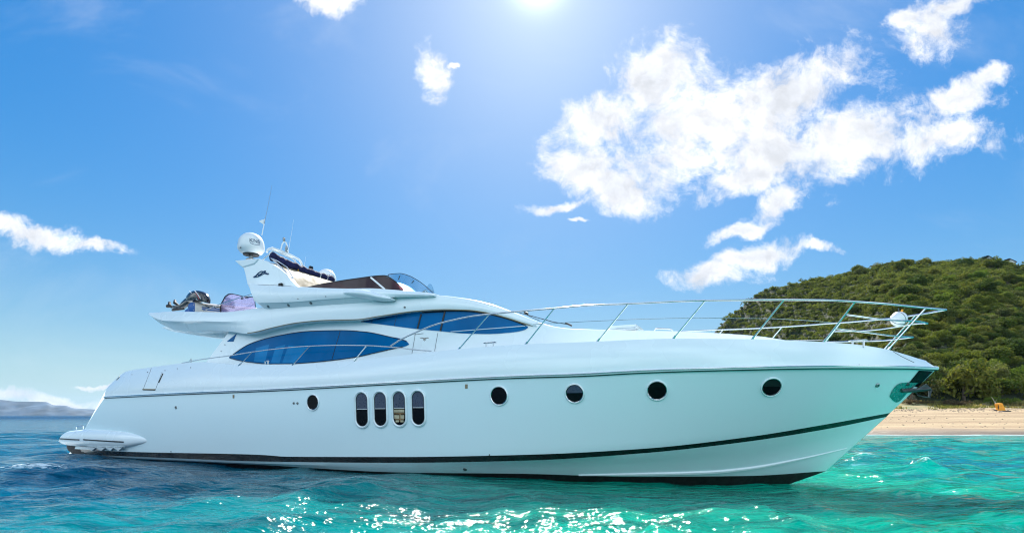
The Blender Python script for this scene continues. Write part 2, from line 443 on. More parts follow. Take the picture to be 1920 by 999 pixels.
# portholes
def disc(c, n, r, ax=1.0, seg=32, up=Vector((0, 0, 1))):
    x = up.cross(n).normalized(); y = n.cross(x).normalized()
    return [c + x*math.cos(2*math.pi*k/seg)*r + y*math.sin(2*math.pi*k/seg)*r*ax for k in range(seg)]
def stadium(c, n, hw, hh, seg=20, up=Vector((0, 0, 1))):
    x = up.cross(n).normalized(); y = n.cross(x).normalized(); o = []
    for k in range(seg+1): q = math.pi*k/seg; o.append(c + x*hw*math.cos(q) + y*(hh-hw+hw*math.sin(q)))
    for k in range(seg+1): q = math.pi+math.pi*k/seg; o.append(c + x*hw*math.cos(q) + y*(-(hh-hw)+hw*math.sin(q)))
    return o
def ring_mb(a, o_in, o_out, n, h_in, h_out, m=0):
    N = len(o_in); V = []
    for k in range(N):
        V += [o_in[k]+n*h_in, (o_in[k]*.45+o_out[k]*.55)+n*h_out, o_out[k]+n*(h_out*.6), o_out[k]-n*.01]
    Fc = [(4*k+j, 4*((k+1) % N)+j, 4*((k+1) % N)+j+1, 4*k+j+1) for k in range(N) for j in range(3)]
    a.add(V, Fc, m)
def sc_px(l): return loc2w(l).y/F      # metres per photo pixel at that depth
for (u, v, hpx) in [(587,754,27),(936,741.5,33),(1077.5,737,33),(1232,731.5,34.5),(1446.5,725,33.5)]:
    l, n = ray(u, v, HB); n = n.normalized(); r = hpx/2*sc_px(l)
    for sgn in (1, -1):
        l2 = Vector((l[0], l[1]*sgn, l[2])); n2 = Vector((n[0], n[1]*sgn, n[2]))
        a = MB(); a.add(disc(l2+n2*.007, n2, r), [tuple(range(32))])
        g = a.build('porthole', M['port'], yacht, smooth=False)
        a = MB(); ring_mb(a, disc(l2, n2, r*.99), disc(l2, n2, r*1.17), n2, .008, .030); a.build('porthole_frame', M['gel'], g)
        a = MB(); a.tube(disc(l2+n2*.016, n2, r*1.02), .009, 6, closed=True); a.build('chrome_ring', M['chrome'], g)
        if abs(u-1077.5) < 1 or abs(u-1446.5) < 1:
            x = Vector((0, 0, 1)).cross(n2).normalized(); y = n2.cross(x)
            pts = [l2 + n2*.011 + x*r*.93*math.cos(q) + y*r*.93*math.sin(q) for q in np.linspace(.06, math.pi-.06, 20)]
            a = MB(); a.add(pts, [tuple(range(20))]); a.build('blind', M['portblind'] if u < 1200 else M['mull'], g, smooth=False)
for idx, (u, v) in enumerate([(679,767.5),(713.5,766.5),(749,765.5),(784.5,764.5)]):
    l, n = ray(u, v, HB); n = n.normalized(); k = sc_px(l); hw, hh = 13.2*k, 31*k
    for sgn in (1, -1):
        l2 = Vector((l[0], l[1]*sgn, l[2])); n2 = Vector((n[0], n[1]*sgn, n[2]))
        st = stadium(l2+n2*.007, n2, hw, hh); N = len(st)
        a = MB(); a.add(st, [tuple(range(N))]); g = a.build('oval_window', M['port'], yacht, smooth=False)
        a = MB(); ring_mb(a, stadium(l2, n2, hw*.98, hh*.99), stadium(l2, n2, hw*1.32, hh*1.14), n2, .009, .045); a.build('window_frame', M['gel'], g)
        a = MB(); a.tube(stadium(l2+n2*.012, n2, hw*.99, hh*.995), .008, 6, closed=True); a.build('window_seal', M['mull'], g)
        up = [p+n2*.004 for p in st[:N//2]]
        y = n2.cross(Vector((0, 0, 1)).cross(n2).normalized()).normalized(); x = Vector((0, 0, 1)).cross(n2).normalized()
        up = [p*.96+(l2+y*hh*.4)*.04 for p in up] + [l2+n2*.011 - x*hw*.95 + y*hh*.03, l2+n2*.011 + x*hw*.95 + y*hh*.03]
        a = MB(); a.add(up, [tuple(range(len(up)))]); a.build('blind', M['portblind'], g, smooth=False)
        a = MB(); a.box(l2+n2*.012+y*hh*.03, (hw*1.8, .006, .012), math.atan2(x[1], x[0])); a.build('blind_rail', M['plast'], g)
        if idx == 2:
            a = MB()
            for dx, dy, ww, h2, mi in [(-.05, -.14, 1.8, .17, 0), (-.45, -.50, .85, .22, 0), (.5, -.50, .62, .22, 0), (-.4, -.76, .55, .12, 0), (.42, -.76, .5, .12, 0), (0, -.30, 1.8, .05, 1), (.12, -.55, .14, .5, 1), (0, -.64, 1.5, .035, 1)]:
                a.box(l2+n2*(.012+mi*.003)+x*hw*dx+y*hh*dy, (hw*ww, .004, hh*h2), math.atan2(x[1], x[0]), m=mi)
            a.build('cabin_view', [M['cabin'], M['timber']], g)
# small hull fittings
def fitting(name, u, v, r, mat, tree=None, parent=None):
    l, n = ray(u, v, tree or HB)
    if l is None: return
    a = MB(); a.lathe([(r, 0), (r, .012), (r*.8, .022), (r*.45, .022), (r*.4, .006)], l, n, 14); return a.build(name, mat, parent or yacht)
for u, v, r in [(330,763.5,.05),(551,755.5,.035),(558,755.5,.035),(1645,722,.045),(872,879,.05),(1610,684,.012)]: fitting('hull_outlet', u, v, r, M['dullsteel'])
for u, v in [(438,743),(874.5,724)]:
    l, n = ray(u, v, HB); a = MB(); a.box(l+n*.004, (.07, .012, .10), math.atan2(-n[0], n[1]), bev=.003); a.build('fuel_vent', M['cream'], yacht)
for u, v in [(321,846),(918,852)]: fitting('drain', u, v, .015, M['mull'])
# locker hatch in the aft topside
HBT = HB
ln = surf_poly([(284,690),(268,731),(291,731.5),(304,697)], HB, .002)
a = MB(); a.tube(ln, .006, 5); a.build('locker_joint', M['greyl'], yacht)
ln = surf_poly([(268,729.5),(291,730)], HB, .004); a = MB(); a.tube(ln, .022, 6); a.build('locker_lip', M['cream'], yacht)
ln = surf_poly([(306,700),(298,717)], HB, .01); a = MB(); a.tube(ln, .016, 6); a.build('locker_hinge', M['rubber'], yacht)
ln = surf_poly([(225,706),(219,712.5)], HB, .01)
if len(ln) > 2: a = MB(); a.tube(ln, .02, 6); a.build('stern_fairlead', M['dullsteel'], yacht)
for u, v in [(248,702),(277,697.5),(310,694.5),(333,691),(358,689)]: fitting('deck_screw', u, v, .014, M['dullsteel'])
# bow pulpit joint line
ln = surf_poly([(1674,658.5),(1690,668),(1714,679.5)], HB, .002)
a = MB(); a.tube(ln, .006, 5); a.build('bow_joint', M['greyl'], yacht)

# ------------------------------------------------------------ swim platform
def platform():
    top = Curve([(111,826),(113,814),(122,807.5),(159,804.5),(218,807.5),(240,811),(262,818),(279,826)])
    bot = Curve([(111,828),(113,833.5),(125,836),(186,839),(231,839),(250,835),(266,831),(279,828)])
    V = []; n = 14; cols = 44
    tcol = []
    for i in range(cols+1):
        q = .5-.5*math.cos(math.pi*i/cols); u, vt = top.q(q); _, vb = bot.q(q)
        fade = min(1, (1-q)*3.2)**.45; t0 = 2.36
        c = at_t(u, (vt+vb)/2, t0+.28); k = sc_px(c); hh = (vb-vt)/2*k
        ring = []
        for j in range(n+1):
            an = -math.pi/2 + math.pi*j/n
            ring.append((c[0], -(t0 + .30*fade*max(0, math.cos(an))**.7), c[2] + hh*math.copysign(abs(math.sin(an))**.75, math.sin(an))))
        tcol.append(ring)
    V = []
    for ring in tcol: V += ring + [(p[0], -p[1], p[2]) for p in ring[::-1]]
    m = 2*(n+1); Fc = [(i*m+j, (i+1)*m+j, (i+1)*m+(j+1) % m, i*m+(j+1) % m) for i in range(cols) for j in range(m)]
    Fc += [tuple(range(m)), tuple(cols*m+j for j in range(m))[::-1]]
    return mk('swim_platform', V, Fc, M['gel'], yacht, 50)
plat = platform(); PB = bvh(plat)
for pts in ([(112.5,822),(130,823),(149,824)], [(157,823.5),(195,826),(232,828)]):
    ln = surf_line(pts, PB, .008, 14)
    if len(ln) > 3: a = MB(); a.tube(ln, .022, 8); a.build('platform_fender_strip', M['rubber'], plat)
a = MB(); c0 = at_t(143, 804, 2.2); c1 = at_t(156, 804, 2.2)
p = [Vector(c0), Vector(c0)+Vector((0, 0, .10)), Vector(c1)+Vector((0, 0, .10)), Vector(c1)]
a.tube(p, .018, 8); a.build('platform_cleat', M['chrome'], plat)
a = MB(); pb_ = [Vector(at_t(u, v, 2.30)) for u, v in [(124,834),(190,836),(196,858),(140,854),(127,843)]]; a.prism(pb_, (0, 4.6, 0)); a.build('platform_underside', M['foul'], yacht, smooth=False)
for u0, u1 in [(163,183),(181,201),(199,216),(214,232)]:
    z0 = .38
    A_, B_ = Vector(at_t(u0, 837.5, 2.56)), Vector(at_t(u1, 838.5, 2.56)); Cc = (A_+B_)/2 + Vector((0, 0, -.12))
    a = MB(); a.prism([A_+Vector((0, -.06, 0)), B_+Vector((0, -.06, 0)), Cc+Vector((0, -.02, 0))], (0, .10, 0)); a.build('platform_bracket', M['gel'], plat, smooth=False)

# ------------------------------------------------------------ superstructure
f5v = f5_
def tH(s, z):
    s = np.asarray(s, float)
    x = np.clip((s+11)/(10.9+.6), 0, 1)
    b = 2.02*(1-x**2.6)
    b = np.where(s > .5, -(s-.5)*2, b)
    return b - .11*(np.asarray(z)-2.4)*np.clip(b, 0, 1) - .02*np.clip(z-3.2, 0, 3)**2
def tM(s, z):
    s = np.asarray(s, float); off_ = .03 + .26*np.clip((-6.2-s)/5.0, 0, 1)**1.2
    return tH(s, z)*1.0 + off_ + .10*np.clip((-13.5-s)/4, 0, 1)

def body(name, top, bot, tf, mat, cols=90, rws=10, r=.06, camber=.05, bulge=None, taft=None):
    ct, cb = Curve(top), Curve(bot); rings = []
    for i in range(cols+1):
        q = i/cols; q = .5*q + .5*(.5-.5*math.cos(math.pi*q)); ut, vt = ct.q(q); ub, vb = cb.q(q); ring = []
        for j in range(rws+1):
            f = j/rws; p = list(hit_t(ub*(1-f)+ut*f, vb*(1-f)+vt*f, tf))
            if bulge: p[1] -= bulge(q, f)
            p[1] = min(p[1], -.002); ring.append(tuple(p))
        s, y, z = ring[-1]; rr_ = min(r, -y*.5)
        for k in (30, 60, 90): ring.append((s, y + rr_*(1-math.cos(R(k))), z + rr_*.8*math.sin(R(k))))
        for g in (.6, .25): ring.append((s, (y+rr_)*g, z + rr_*.8 + camber*(1-g*g)*min(1, -y)))
        rings.append(ring)
    V = []
    for ring in rings: V += ring + [(p[0], -p[1], p[2]) for p in ring[::-1]]
    m = 2*len(rings[0]); Fc = [(i*m+j, (i+1)*m+j, (i+1)*m+(j+1) % m, i*m+(j+1) % m) for i in range(cols) for j in range(m)]
    Fc += [tuple(range(m)), tuple(cols*m+j for j in range(m))[::-1]]
    return mk(name, V, Fc, mat, yacht, 38)

house = body('deckhouse',
    [(432,618),(464,616),(510,606),(558,598),(600,590),(670,586),(740,573),(818,566),(866,570),(913.5,578),(959,592),(997,602.5),(1033,612.5),(1069,617.5),(1110,619),(1180,620.5),(1275,622.5),(1370,627.5),(1430,632.5),(1472,639)],
    [(378,690),(450,700),(600,700),(700,690),(806,672),(985,657),(1110,651),(1267,645),(1405,645),(1480,646)], tH, M['gel'], 120, 14, r=.03, camber=.06)
upper = body('upper_moulding',
    [(279,588),(290,587.5),(318,585.5),(388,586.5),(411,587),(449,584),(494,577),(600,566),(735,558.5),(780,556),(818,556),(866,561),(913.5,571),(959,586.5),(985,596.5),(1006,605)],
    [(281,589.5),(288,600),(295,607),(311,616.5),(337,619),(379,617.5),(430,621),(464,625.5),(478,623),(510,615),(558,605.5),(610,601),(670,599.5),(710,593.5),(784,583.5),(832,581),(877,582),(913,587),(949,596),(985,607.5),(1006,612)],
    tM, M['gel'], 130, 12, r=.05, camber=.0,
    bulge=lambda q, f: (.035*math.sin(math.pi*f) - ((.13 + .42*(.43-f)) if f < .43 else 0)*max(0, min(1, 1.25-q*4.6))*min(1, q*28)) )
HM = bvh(house, upper); _U = bvh(upper)
a = MB(); _ln = []
for _k in range(81):
    _u = 464 + (1000-464)*_k/80; _v = Curve([(464,624.5),(478,622.3),(510,614.3),(558,604.8),(610,600.3),(670,598.8),(710,592.8),(784,582.8),(832,580.3),(877,581.3),(913,586.3),(949,595.3),(985,606.8),(1000,611)]).at(_u)
    _l, _n = ray(_u, _v, _U)
    if _l is not None: _ln.append(_l)
a.tube(_ln, .014, 6); a.build('moulding_shadow_line', M['cream'], upper)  # thin tube draws the beige shadow line under this edge in colour

def tC(s, z):
    s = np.asarray(s, float); return tM(s, 4.3) + .16*np.clip((-7.8-s)/2.0, 0, 1)**.6 - .16*(np.asarray(z)-4.5)
coam = body('flybridge_coaming',
    [(467,533),(500,537),(562,539),(606,541.5),(657,542.5),(690,542),(724,544),(757,546.5),(790,549.5),(815,552.5)],
    [(481,568),(510,567.5),(548,566),(610,561),(670,557.5),(720,557),(745,556.5),(770,556),(800,556),(815,555)], tC, M['gel'], 70, 8, r=.04, camber=0,
    bulge=lambda q, f: .05*math.sin(math.pi*f))
def soffit():
    ct, cb = Curve([(481,568),(510,567.5),(548,566),(610,561),(670,557.5),(733,558)]), Curve([(486,570),(500,581.5),(548,578),(610,574.5),(670,570.5),(733,561)])
    V = []; n = 50
    for i in range(n+1):
        q = i/n; a1 = Vector(hit_t(*ct.q(q), tC)) + Vector((0, .01, .02)); b1 = Vector(hit_t(*cb.q(q), tM)) + Vector((0, .03, 0))
        V += [a1, a1*.5+b1*.5+Vector((0, 0, -.02)), b1, b1+Vector((0, .3, .3))]
    Fc = [(4*i+j, 4*i+4+j, 4*i+5+j, 4*i+1+j) for i in range(n) for j in range(3)]
    b = len(V); V += mir(V); Fc += [tuple(k+b for k in f)[::-1] for f in Fc]
    return mk('coaming_soffit', V, Fc, M['gel'], yacht, 50)
soff = soffit(); CB_ = bvh(coam); SB = bvh(soff)
for u, v in [(503,574.5),(541,572),(583,568)]:
    l, n = ray(u, v, SB)
    if l is not None:
        a = MB(); a.lathe([(.045, 0), (.045, .012), (.03, .018)], l, n, 14); a.build('soffit_lamp', M['dullsteel'], soff)
# side pod at the forward end of the coaming
def pod():
    top = Curve([(648,548),(665,543.5),(681,542.3),(697,544.5),(714,551),(726,554),(737,560)]); bot = Curve([(648,552),(665,557),(681,560),(700,562.5),(714,564),(726,564.5),(737,562.5)])
    rings = []; n = 12
    for i in range(31):
        q = i/30; u, vt = top.q(q); _, vb = bot.q(q); b = hit_t(u, (vt+vb)/2, tC); k = sc_px(b); hh = max(.01, (vb-vt)/2*k)
        w_ = .02 + .16*math.sin(math.pi*min(1, .12+q*.8))**.8
        rings.append([(b[0], b[1]+.10-(w_+.10)*math.cos(-math.pi/2+math.pi*j/n), b[2]+hh*math.sin(-math.pi/2+math.pi*j/n)) for j in range(n+1)])
    V = [p for r_ in rings for p in r_]; m = n+1
    Fc = [(i*m+j, i*m+m+j, i*m+m+j+1, i*m+j+1) for i in range(30) for j in range(n)] + [tuple(range(m)), tuple(30*m+j for j in range(m))[::-1]]
    mk('side_pod', mir(V), [f[::-1] for f in Fc], M['gel'], yacht, 60)
    return mk('side_pod', V, Fc, M['gel'], yacht, 60)
pod()

# saloon window (long lens shape), upper window, small pillar window
win = patch('saloon_window', [(430,669),(450,655),(470,643.8),(519,629.5),(581,620.5),(641,619),(687,622),(727,630),(764,639.5),(767.5,645)],
      [(430,671),(447,676),(465,678.5),(511,682.3),(540,682),(581,679.5),(660,670.5),(727,656),(762,648.5),(767.5,645.5)], HM, M['glass'], yacht, .010, 60, 8)
WB = bvh(win)
def edge_tube(par, name, pts, tree, r, mat, off=.003, n=50):
    ln = surf_line(pts, tree, off, n)
    if len(ln) > 2: a = MB(); a.tube(ln, r, 6); a.tube(mir(ln), r, 6); return a.build(name, mat, par)
edge_tube(win, 'window_seal', [(431,669),(450,655),(470,643.8),(519,629.7),(581,620.7),(641,619.2),(687,622.2),(727,630.2),(762,639.2)], WB, .011, M['mull'])
edge_tube(win, 'window_seal', [(431,671),(465,678.3),(511,682),(540,681.7),(581,679.2),(660,670.2),(727,655.7),(762,648.2)], WB, .011, M['mull'])
for A_, B_ in [((638,620.5),(622,674.5))]:
    ln = surf_poly([A_, ((A_[0]+B_[0])/2, (A_[1]+B_[1])/2), B_], WB, .001); a = MB(); a.tube(ln, .009, 5); a.build('window_joint', M['mull'], win)
patch('blind', [(480,652),(505,645)], [(476,677),(497,679)], WB, M['blind'], win, .002, 6, 4, mirror=False)
patch('blind', [(517,650),(535,646)], [(508,679),(524,680.5)], WB, M['blind'], win, .002, 6, 4, mirror=False)
patch('blind', [(541,647),(577,651)], [(529,680),(551,680)], WB, M['blind'], win, .002, 6, 4, mirror=False)
uw = patch('upper_window', [(677,602.6),(710,595.7),(784,585),(832,582.7),(877.6,583.6),(913.5,588.2),(949.5,597),(985.4,609.4),(990.5,613)],
      [(677,603.6),(722,609),(782,616.6),(829.7,621),(865.6,624.6),(913.5,626),(949.5,624),(986.6,617.5),(990.5,614)], HM, M['glass'], yacht, .010, 56, 7)
UB = bvh(uw)
edge_tube(uw, 'window_seal', [(678,602.6),(710,595.9),(784,585.2),(832,582.9),(877.6,583.8),(913.5,588.4),(949.5,597.2),(985,609.4)], UB, .012, M['mull'])
for A_, B_, r_ in [((791,585),(783,616),.024),((834.5,583.5),(826,620),.026),((744,592),(739,611),.005),((698,599),(697,605),.007)]:
    ln = surf_poly([A_, B_], UB, .004); a = MB(); a.tube(ln, r_, 6); a.build('window_mullion', M['mull'], uw)
ln = surf_line([(792,585.6),(833,584)], UB, .003, 8); a = MB(); a.tube(ln, .018, 6); a.build('window_mullion', M['mull'], uw)
ln = surf_line([(839,622.3),(900,617.5),(985,610.8)], UB, .004, 24); a = MB(); a.tube(ln, .010, 6); a.build('window_trim', M['gel'], uw)
pw = patch('pillar_window', [(426,639.7),(444.5,624.8)], [(427,640.4),(438,640)], HM, M['glass'], yacht, .008, 8, 4)
# door joints, emblem, grab handle on the house side
for pts in ([(772.5,663),(779,624.5)], [(815,658),(821,624)], [(776,627),(794,625)]):
    ln = surf_poly(pts, HM, .003)
    if len(ln) > 1: a = MB(); a.tube(ln, .006, 5); a.build('door_joint', M['greyl'], yacht)
a = MB()
for pts in ([(788,633.2),(793,633.4),(795.6,634.4),(798.5,633.4),(804,633.0)], [(793.6,635.5),(796,638.6),(799,635.4)], [(794,633.6),(796,635.6),(798,633.6)]):
    ln = surf_poly(pts, HM, .004); a.tube(ln, .007, 5)
a.build('bull_horn_emblem', M['brown'], yacht)
fitting('side_lamp', 759, 576, .03, M['dullsteel'], HM)
for u, v in [(422,646),(415,658)]: fitting('deck_screw', u, v, .014, M['dullsteel'], HM)
fitting('deck_screw', 611, 555.5, .015, M['dullsteel'], CB_); fitting('deck_screw', 559, 560, .015, M['dullsteel'], CB_)

# ------------------------------------------------------------ radar arch
def plate(poly, t, th, tilt=.05):
    o = []
    for u, v in poly:
        p = at_t(u, v, t); o.append(p)
    return o
ARCH = [(441,489.5),(452,488),(487,485.5),(500,489.5),(511,495.5),(526,505),(538,514),(546,523.5),(553,531.5),(566,541.5),(560,556),(500,560),(482,566),(474,546),(466,533),(459.5,513),(455.5,501)]
tA = 1.78
for sgn in (1, -1):
    pts = [Vector(at_t(u, v, tA)) for u, v in ARCH]
    pts = [Vector((p[0], p[1] - .22*max(0, (5.9-p[2]))*.6, p[2])) for p in pts]
    if sgn < 0: pts = mir(pts)
    a = MB(); a.prism(pts, (0, .20*sgn, 0))
    leg = a.build('arch_leg', M['gel'], yacht, 30)
    bv = leg.modifiers.new('b', 'BEVEL'); bv.width = .03; bv.segments = 3; bv.limit_method = 'ANGLE'; bv.angle_limit = R(30)
    if sgn > 0: LEG = bvh(leg)
prof = [(441,489.5),(452,488.2),(487,485.8),(500,490),(508,496),(516,511),(525,530),(513,530),(503,513),(496,503),(478,502),(456.5,502.5)]
pp = [Vector(at_t(u, v, tA)) for u, v in prof]; pp = [Vector((p[0], -(tA-.12), p[2])) for p in pp]
a = MB(); a.prism(pp, (0, 2*(tA-.12), 0)); beam = a.build('arch_crossbeam', M['cream'], yacht, 30)  # beige of warm bounced light put into the beam's colour
tip = [Vector(at_t(u, v, tA)) for u, v in [(441,489.3),(487,485.3),(478,496),(455.8,502.5)]]
a = MB(); tp = [Vector((p[0]-.01, -(tA+.03), p[2]+.012)) for p in tip]; a.prism(tp, (0, 2*(tA+.03), 0)); sh = a.build('arch_shelf', M['gel'], yacht, 30)
bv = sh.modifiers.new('b', 'BEVEL'); bv.width = .03; bv.segments = 3
# emblem strokes and lamp on the arch leg
a = MB()
for pts, r_ in (([(476,519.5),(480,516.5),(485,511.5),(490,508.6),(494,508.8),(491,512.5),(486,517),(482,519),(480,517)], .013), ([(484,516),(489,514),(494,509.5),(498,508),(495,513),(499,511.5),(503,514.5)], .016), ([(475,519.8),(484,518.6),(490,515.6),(496,512.5),(500,514.2),(504,512.5)], .010)):
    ln = surf_poly(pts, LEG, .006); a.tube(ln, r_, 6)
a.build('arch_logo', M['logo'], yacht)
l, n = ray(527.5, 537, LEG)
if l is not None:
    a = MB(); a.box(l+n*.03, (.15, .06, .18), 0, bev=.015); a.box(l+n*.05+Vector((.0, 0, -.14)), (.08, .05, .14), 0, bev=.01); a.lathe([(.03, 0), (.03, .03), (.01, .04)], l+n*.03+Vector((-.02, 0, -.2)), n, 10); a.build('horn_speaker', M['rubber'], yacht)
for pts in ([(466.5,533),(500,534),(540,536),(556,538)],):
    ln = surf_line(pts, LEG, .001, 10)
    if len(ln) > 2: a = MB(); a.tube(ln, .005, 4); a.build('moulding_joint', M['greyl'], yacht)

# satellite domes
def dome(c, r, h, txt=True):
    e = empty('satellite_dome', c, 0, yacht)
    prof = [(r*.5, .02), (r*.82, .07), (r*1.0, .17), (r*1.01, h*.35)] + [(r*math.cos(q)*.985, h*.45+(h*.55)*math.sin(q)) for q in np.linspace(.02, math.pi/2-.02, 12)]
    a = MB(); a.lathe(prof, (0, 0, 0), n=40); a.build('dome_shell', M['plast'], e, 50)
    a = MB(); a.lathe([(.16, -.14), (.15, -.12), (.06, -.10), (.06, .05)], (0, 0, 0), n=16); a.build('dome_foot', M['dullsteel'], e)
    a = MB(); a.lathe([(r*.60, -.0), (r*.62, .035)], (0, 0, 0), n=24); a.build('dome_base', M['rubber'], e)
    a = MB(); an = -math.pi/2 + .02; a.box((r*1.01*math.cos(an), r*1.01*math.sin(an), .14), (.04, .015, .03)); a.build('dome_latch', M['rubber'], e)
    if txt:
        cu = bpy.data.curves.new('lettering', 'FONT'); cu.body = 'KNS'; cu.size = .17; cu.align_x = 'CENTER'; cu.extrude = 0.0
        to = bpy.data.objects.new('lettering', cu); C.objects.link(to)
        me = bpy.data.meshes.new_from_object(to, depsgraph=bpy.context.evaluated_depsgraph_get())
        bpy.data.objects.remove(to)
        base_an = -math.pi/2 + R(66)
        for vv in me.vertices:
            x, y = vv.co.x*1.05, vv.co.y; an = base_an + x/r; rr_ = r*1.0+.006 if y+h*.44 < h*.47 else r*math.cos(math.asin(min(1, max(0, (y+h*.44-h*.45)/(h*.55)))))+.006
            vv.co = Vector((rr_*math.cos(an), rr_*math.sin(an), y+h*.44))
        me.materials.clear(); me.materials.append(M['logo']); lo_ = bpy.data.objects.new('lettering', me); C.objects.link(lo_); lo_.parent = e
        a = MB(); a.tube([Vector(((r*1.004)*math.cos(base_an+x/r), (r*1.004)*math.sin(base_an+x/r), h*.40-.035*math.sin(math.pi*(x+.14)/.28))) for x in np.linspace(-.14, .16, 12)], .008, 5); a.build('swoosh', M['logo'], e)
    return e
c = at_t(471, 484, 1.35); dome((c[0], c[1], c[2]+.09), .40, .72)
c2 = hit_s(612, 539, c[0]+.15); dome((c2[0], c2[1], c2[2]), .36, .68)
# rolled blue awning lying across the arch
sR = s_at(507, 1.55); A_ = Vector(hit_s(507, 480, sR)); B_ = Vector(hit_s(624, 525, sR-.05)); n = 40; pts = []; rr_ = []
for i in range(n+1):
    q = i/n; pts.append(A_.lerp(B_, q) + Vector((.015*math.sin(q*23), 0, -.10*math.sin(math.pi*q)*.6+.01*math.sin(q*41)))); rr_.append(.14*(1-.12*q)*(1+.09*math.sin(q*55)+.05*math.sin(q*93)) * (min(1, .5+q*18)))
a = MB(); a.tube(pts, rr_, 14); aw = a.build('rolled_awning', M['navy'], yacht, 60)
AB = bvh(aw); l, nn = ray(558.5, 505.5, AB)
if l is not None:
    v3 = [l+nn*.006+Vector((-.045, 0, -.03)), l+nn*.006+Vector((.05, 0, -.04)), l+nn*.006+Vector((0, 0, .06))]
    a = MB(); a.add(v3, [(0, 1, 2)]); a.build('warning_sticker', M['yel'], aw, smooth=False)
for q in (.62, .74, .86):
    p = A_.lerp(B_, q)+Vector((0, 0, -.05)); a = MB(); a.tube([p+Vector((.13*math.cos(x), .02*math.sin(2*x), .13*math.sin(x))) for x in np.linspace(0, 2*math.pi, 16)[:-1]], .010, 5, closed=True); a.build('awning_strap', M['plast'], aw)
# folded awning bows
for pts in ([(508,484),(520,489),(538,500.5),(550,522)], [(508,484),(524,500),(549,522)], [(512,486),(530,503),(549,524)]):
    q0 = [Vector(at_t(u, v, tA-.02+.03*i)) for i, (u, v) in enumerate(pts)]; a = MB(); a.tube(q0, .014, 8); a.build('awning_bow', M['chrome'], yacht)
ln = [Vector(at_t(u, v, tA-.05)) for u, v in [(492,488),(497,483),(505,477)]]; a = MB(); a.tube(ln, .02, 6); a.build('awning_bow', M['plast'], yacht)
# mast frame across the arch
sF = sR - .25
fr = [Vector(hit_s(u, v, sF)) for u, v in [(500.5,473),(502,468),(511,465),(527,470.5),(543,477),(560,486),(563.5,490),(568,500)]]
a = MB(); a.tube(fr, .038, 8); a.build('mast_frame', M['plast'], yacht)
fr2 = [Vector(hit_s(u, v, sF+.12)) for u, v in [(505,476),(512,469),(527,475),(548,484.5),(553,488),(556,497)]]
a = MB(); a.tube(fr2, .026, 8); a.build('mast_frame', M['plast'], yacht)
lp = [Vector(hit_s(u, v, sF)) for u, v in [(526,470),(529,458),(532.5,452.5),(536.5,455),(538.5,462),(538.5,474)]]
a = MB(); a.tube(lp, .022, 8); mast = a.build('light_mast', M['plast'], yacht)
top_ = Vector(hit_s(532.5, 452, sF)); a = MB(); a.lathe([(.035, 0), (.04, .03), (.04, .09), (.025, .115)], top_, n=14); a.build('anchor_light', M['dullsteel'], mast)
bl = Vector(hit_s(537, 472.5, sF)); a = MB(); a.lathe([(.045, 0), (.05, .02), (.03, .06), (.045, .10), (.03, .18), (.02, .2)], bl, n=14); a.build('signal_horn', M['dullsteel'], mast)
a = MB(); a.box(Vector(hit_s(540, 478, sF)), (.16, .45, .05), 0, bev=.01); a.build('mast_base', M['plast'], mast)
def whip(pa, pb, s_, r0=.009, mat='dullsteel'):
    A_, B_ = Vector(hit_s(*pa, s_)), Vector(hit_s(*pb, s_)); a = MB()
    a.tube([A_, A_.lerp(B_, .25), A_.lerp(B_, .6)+Vector((.01, 0, 0)), B_], [r0*1.5, r0, r0*.6, r0*.35], 6); o = a.build('whip_antenna', M[mat], yacht); return A_, B_, o
A1, B1, ant = whip((491,441), (510,347), sF-.5, .009)
whip((540,475), (550.5,412), sF-.1, .007, 'plast'); whip((570,500), (573,481), sF, .005, 'plast')
a = MB(); a.tube([A1, A1.lerp(B1, .22)], .014, 8); a.build('antenna_base', M['plast'], ant)
q = Vector(hit_s(576, 500, sF)); a = MB(); a.box(Vector(hit_s(583, 503, sF)), (.10, .14, .14), 0, bev=.015); a.build('deck_camera', M['mull'], yacht)

# smoked windscreen round the flybridge
def tW(s, z):
    s = np.asarray(s, float); x = np.clip((s+12.6)/(12.6-9.15), 0, 1); return np.where(s > -9.15, -(s+9.15)*2, 1.70*(1-x**3.2)) - .22*(np.asarray(z)-4.75)
wt = [(570,540.2),(606,532),(662,523),(722,516.5),(732,521),(745,530.5),(758,542.5)]
wb = [(570,541.5),(610,542),(657,543),(724,544),(758,545.5)]
def glass_strip(name, top, bot, tf, mat, cols=50, rws=6, par=None, mirror=True):
    ct, cb = Curve(top), Curve(bot); V = []
    for i in range(cols+1):
        ut, vt = ct.q(i/cols); ub, vb = cb.q(i/cols)
        for j in range(rws+1): f = j/rws; V.append(hit_t(ub*(1-f)+ut*f, vb*(1-f)+vt*f, tf))
    m = rws+1; Fc = [(i*m+j, i*m+m+j, i*m+m+j+1, i*m+j+1) for i in range(cols) for j in range(rws)]
    b = len(V); V2 = [(p[0]-.004, p[1]+.008, p[2]) for p in V]; V = V + V2; Fc += [tuple(k+b for k in f)[::-1] for f in Fc]
    if mirror: b = len(V); V += mir(V); Fc += [tuple(k+b for k in f)[::-1] for f in Fc]
    return mk(name, V, Fc, mat, par or yacht, 60)
ws = glass_strip('windscreen', wt, wb, tW, M['smoke'])
def strip_line(pts, tf, n=40): c = Curve(pts); return [Vector(hit_t(*c.q(i/n), tf)) for i in range(n+1)]
for pts in (wt, wb):
    ln = strip_line(pts, tW); a = MB(); a.tube(ln, .014, 6); a.tube(mir(ln), .014, 6); a.build('windscreen_trim', M['mull'], ws)
ln = [Vector(hit_t(u, v, tW))+Vector((0, -.01, 0)) for u, v in [(696,520.5),(722,542.5)]]
a = MB(); a.tube(ln, .03, 6); a.tube([p+Vector((.0, -.02, .0)) for p in ln], .022, 6); a.build('windscreen_strut', M['plast'], ws)
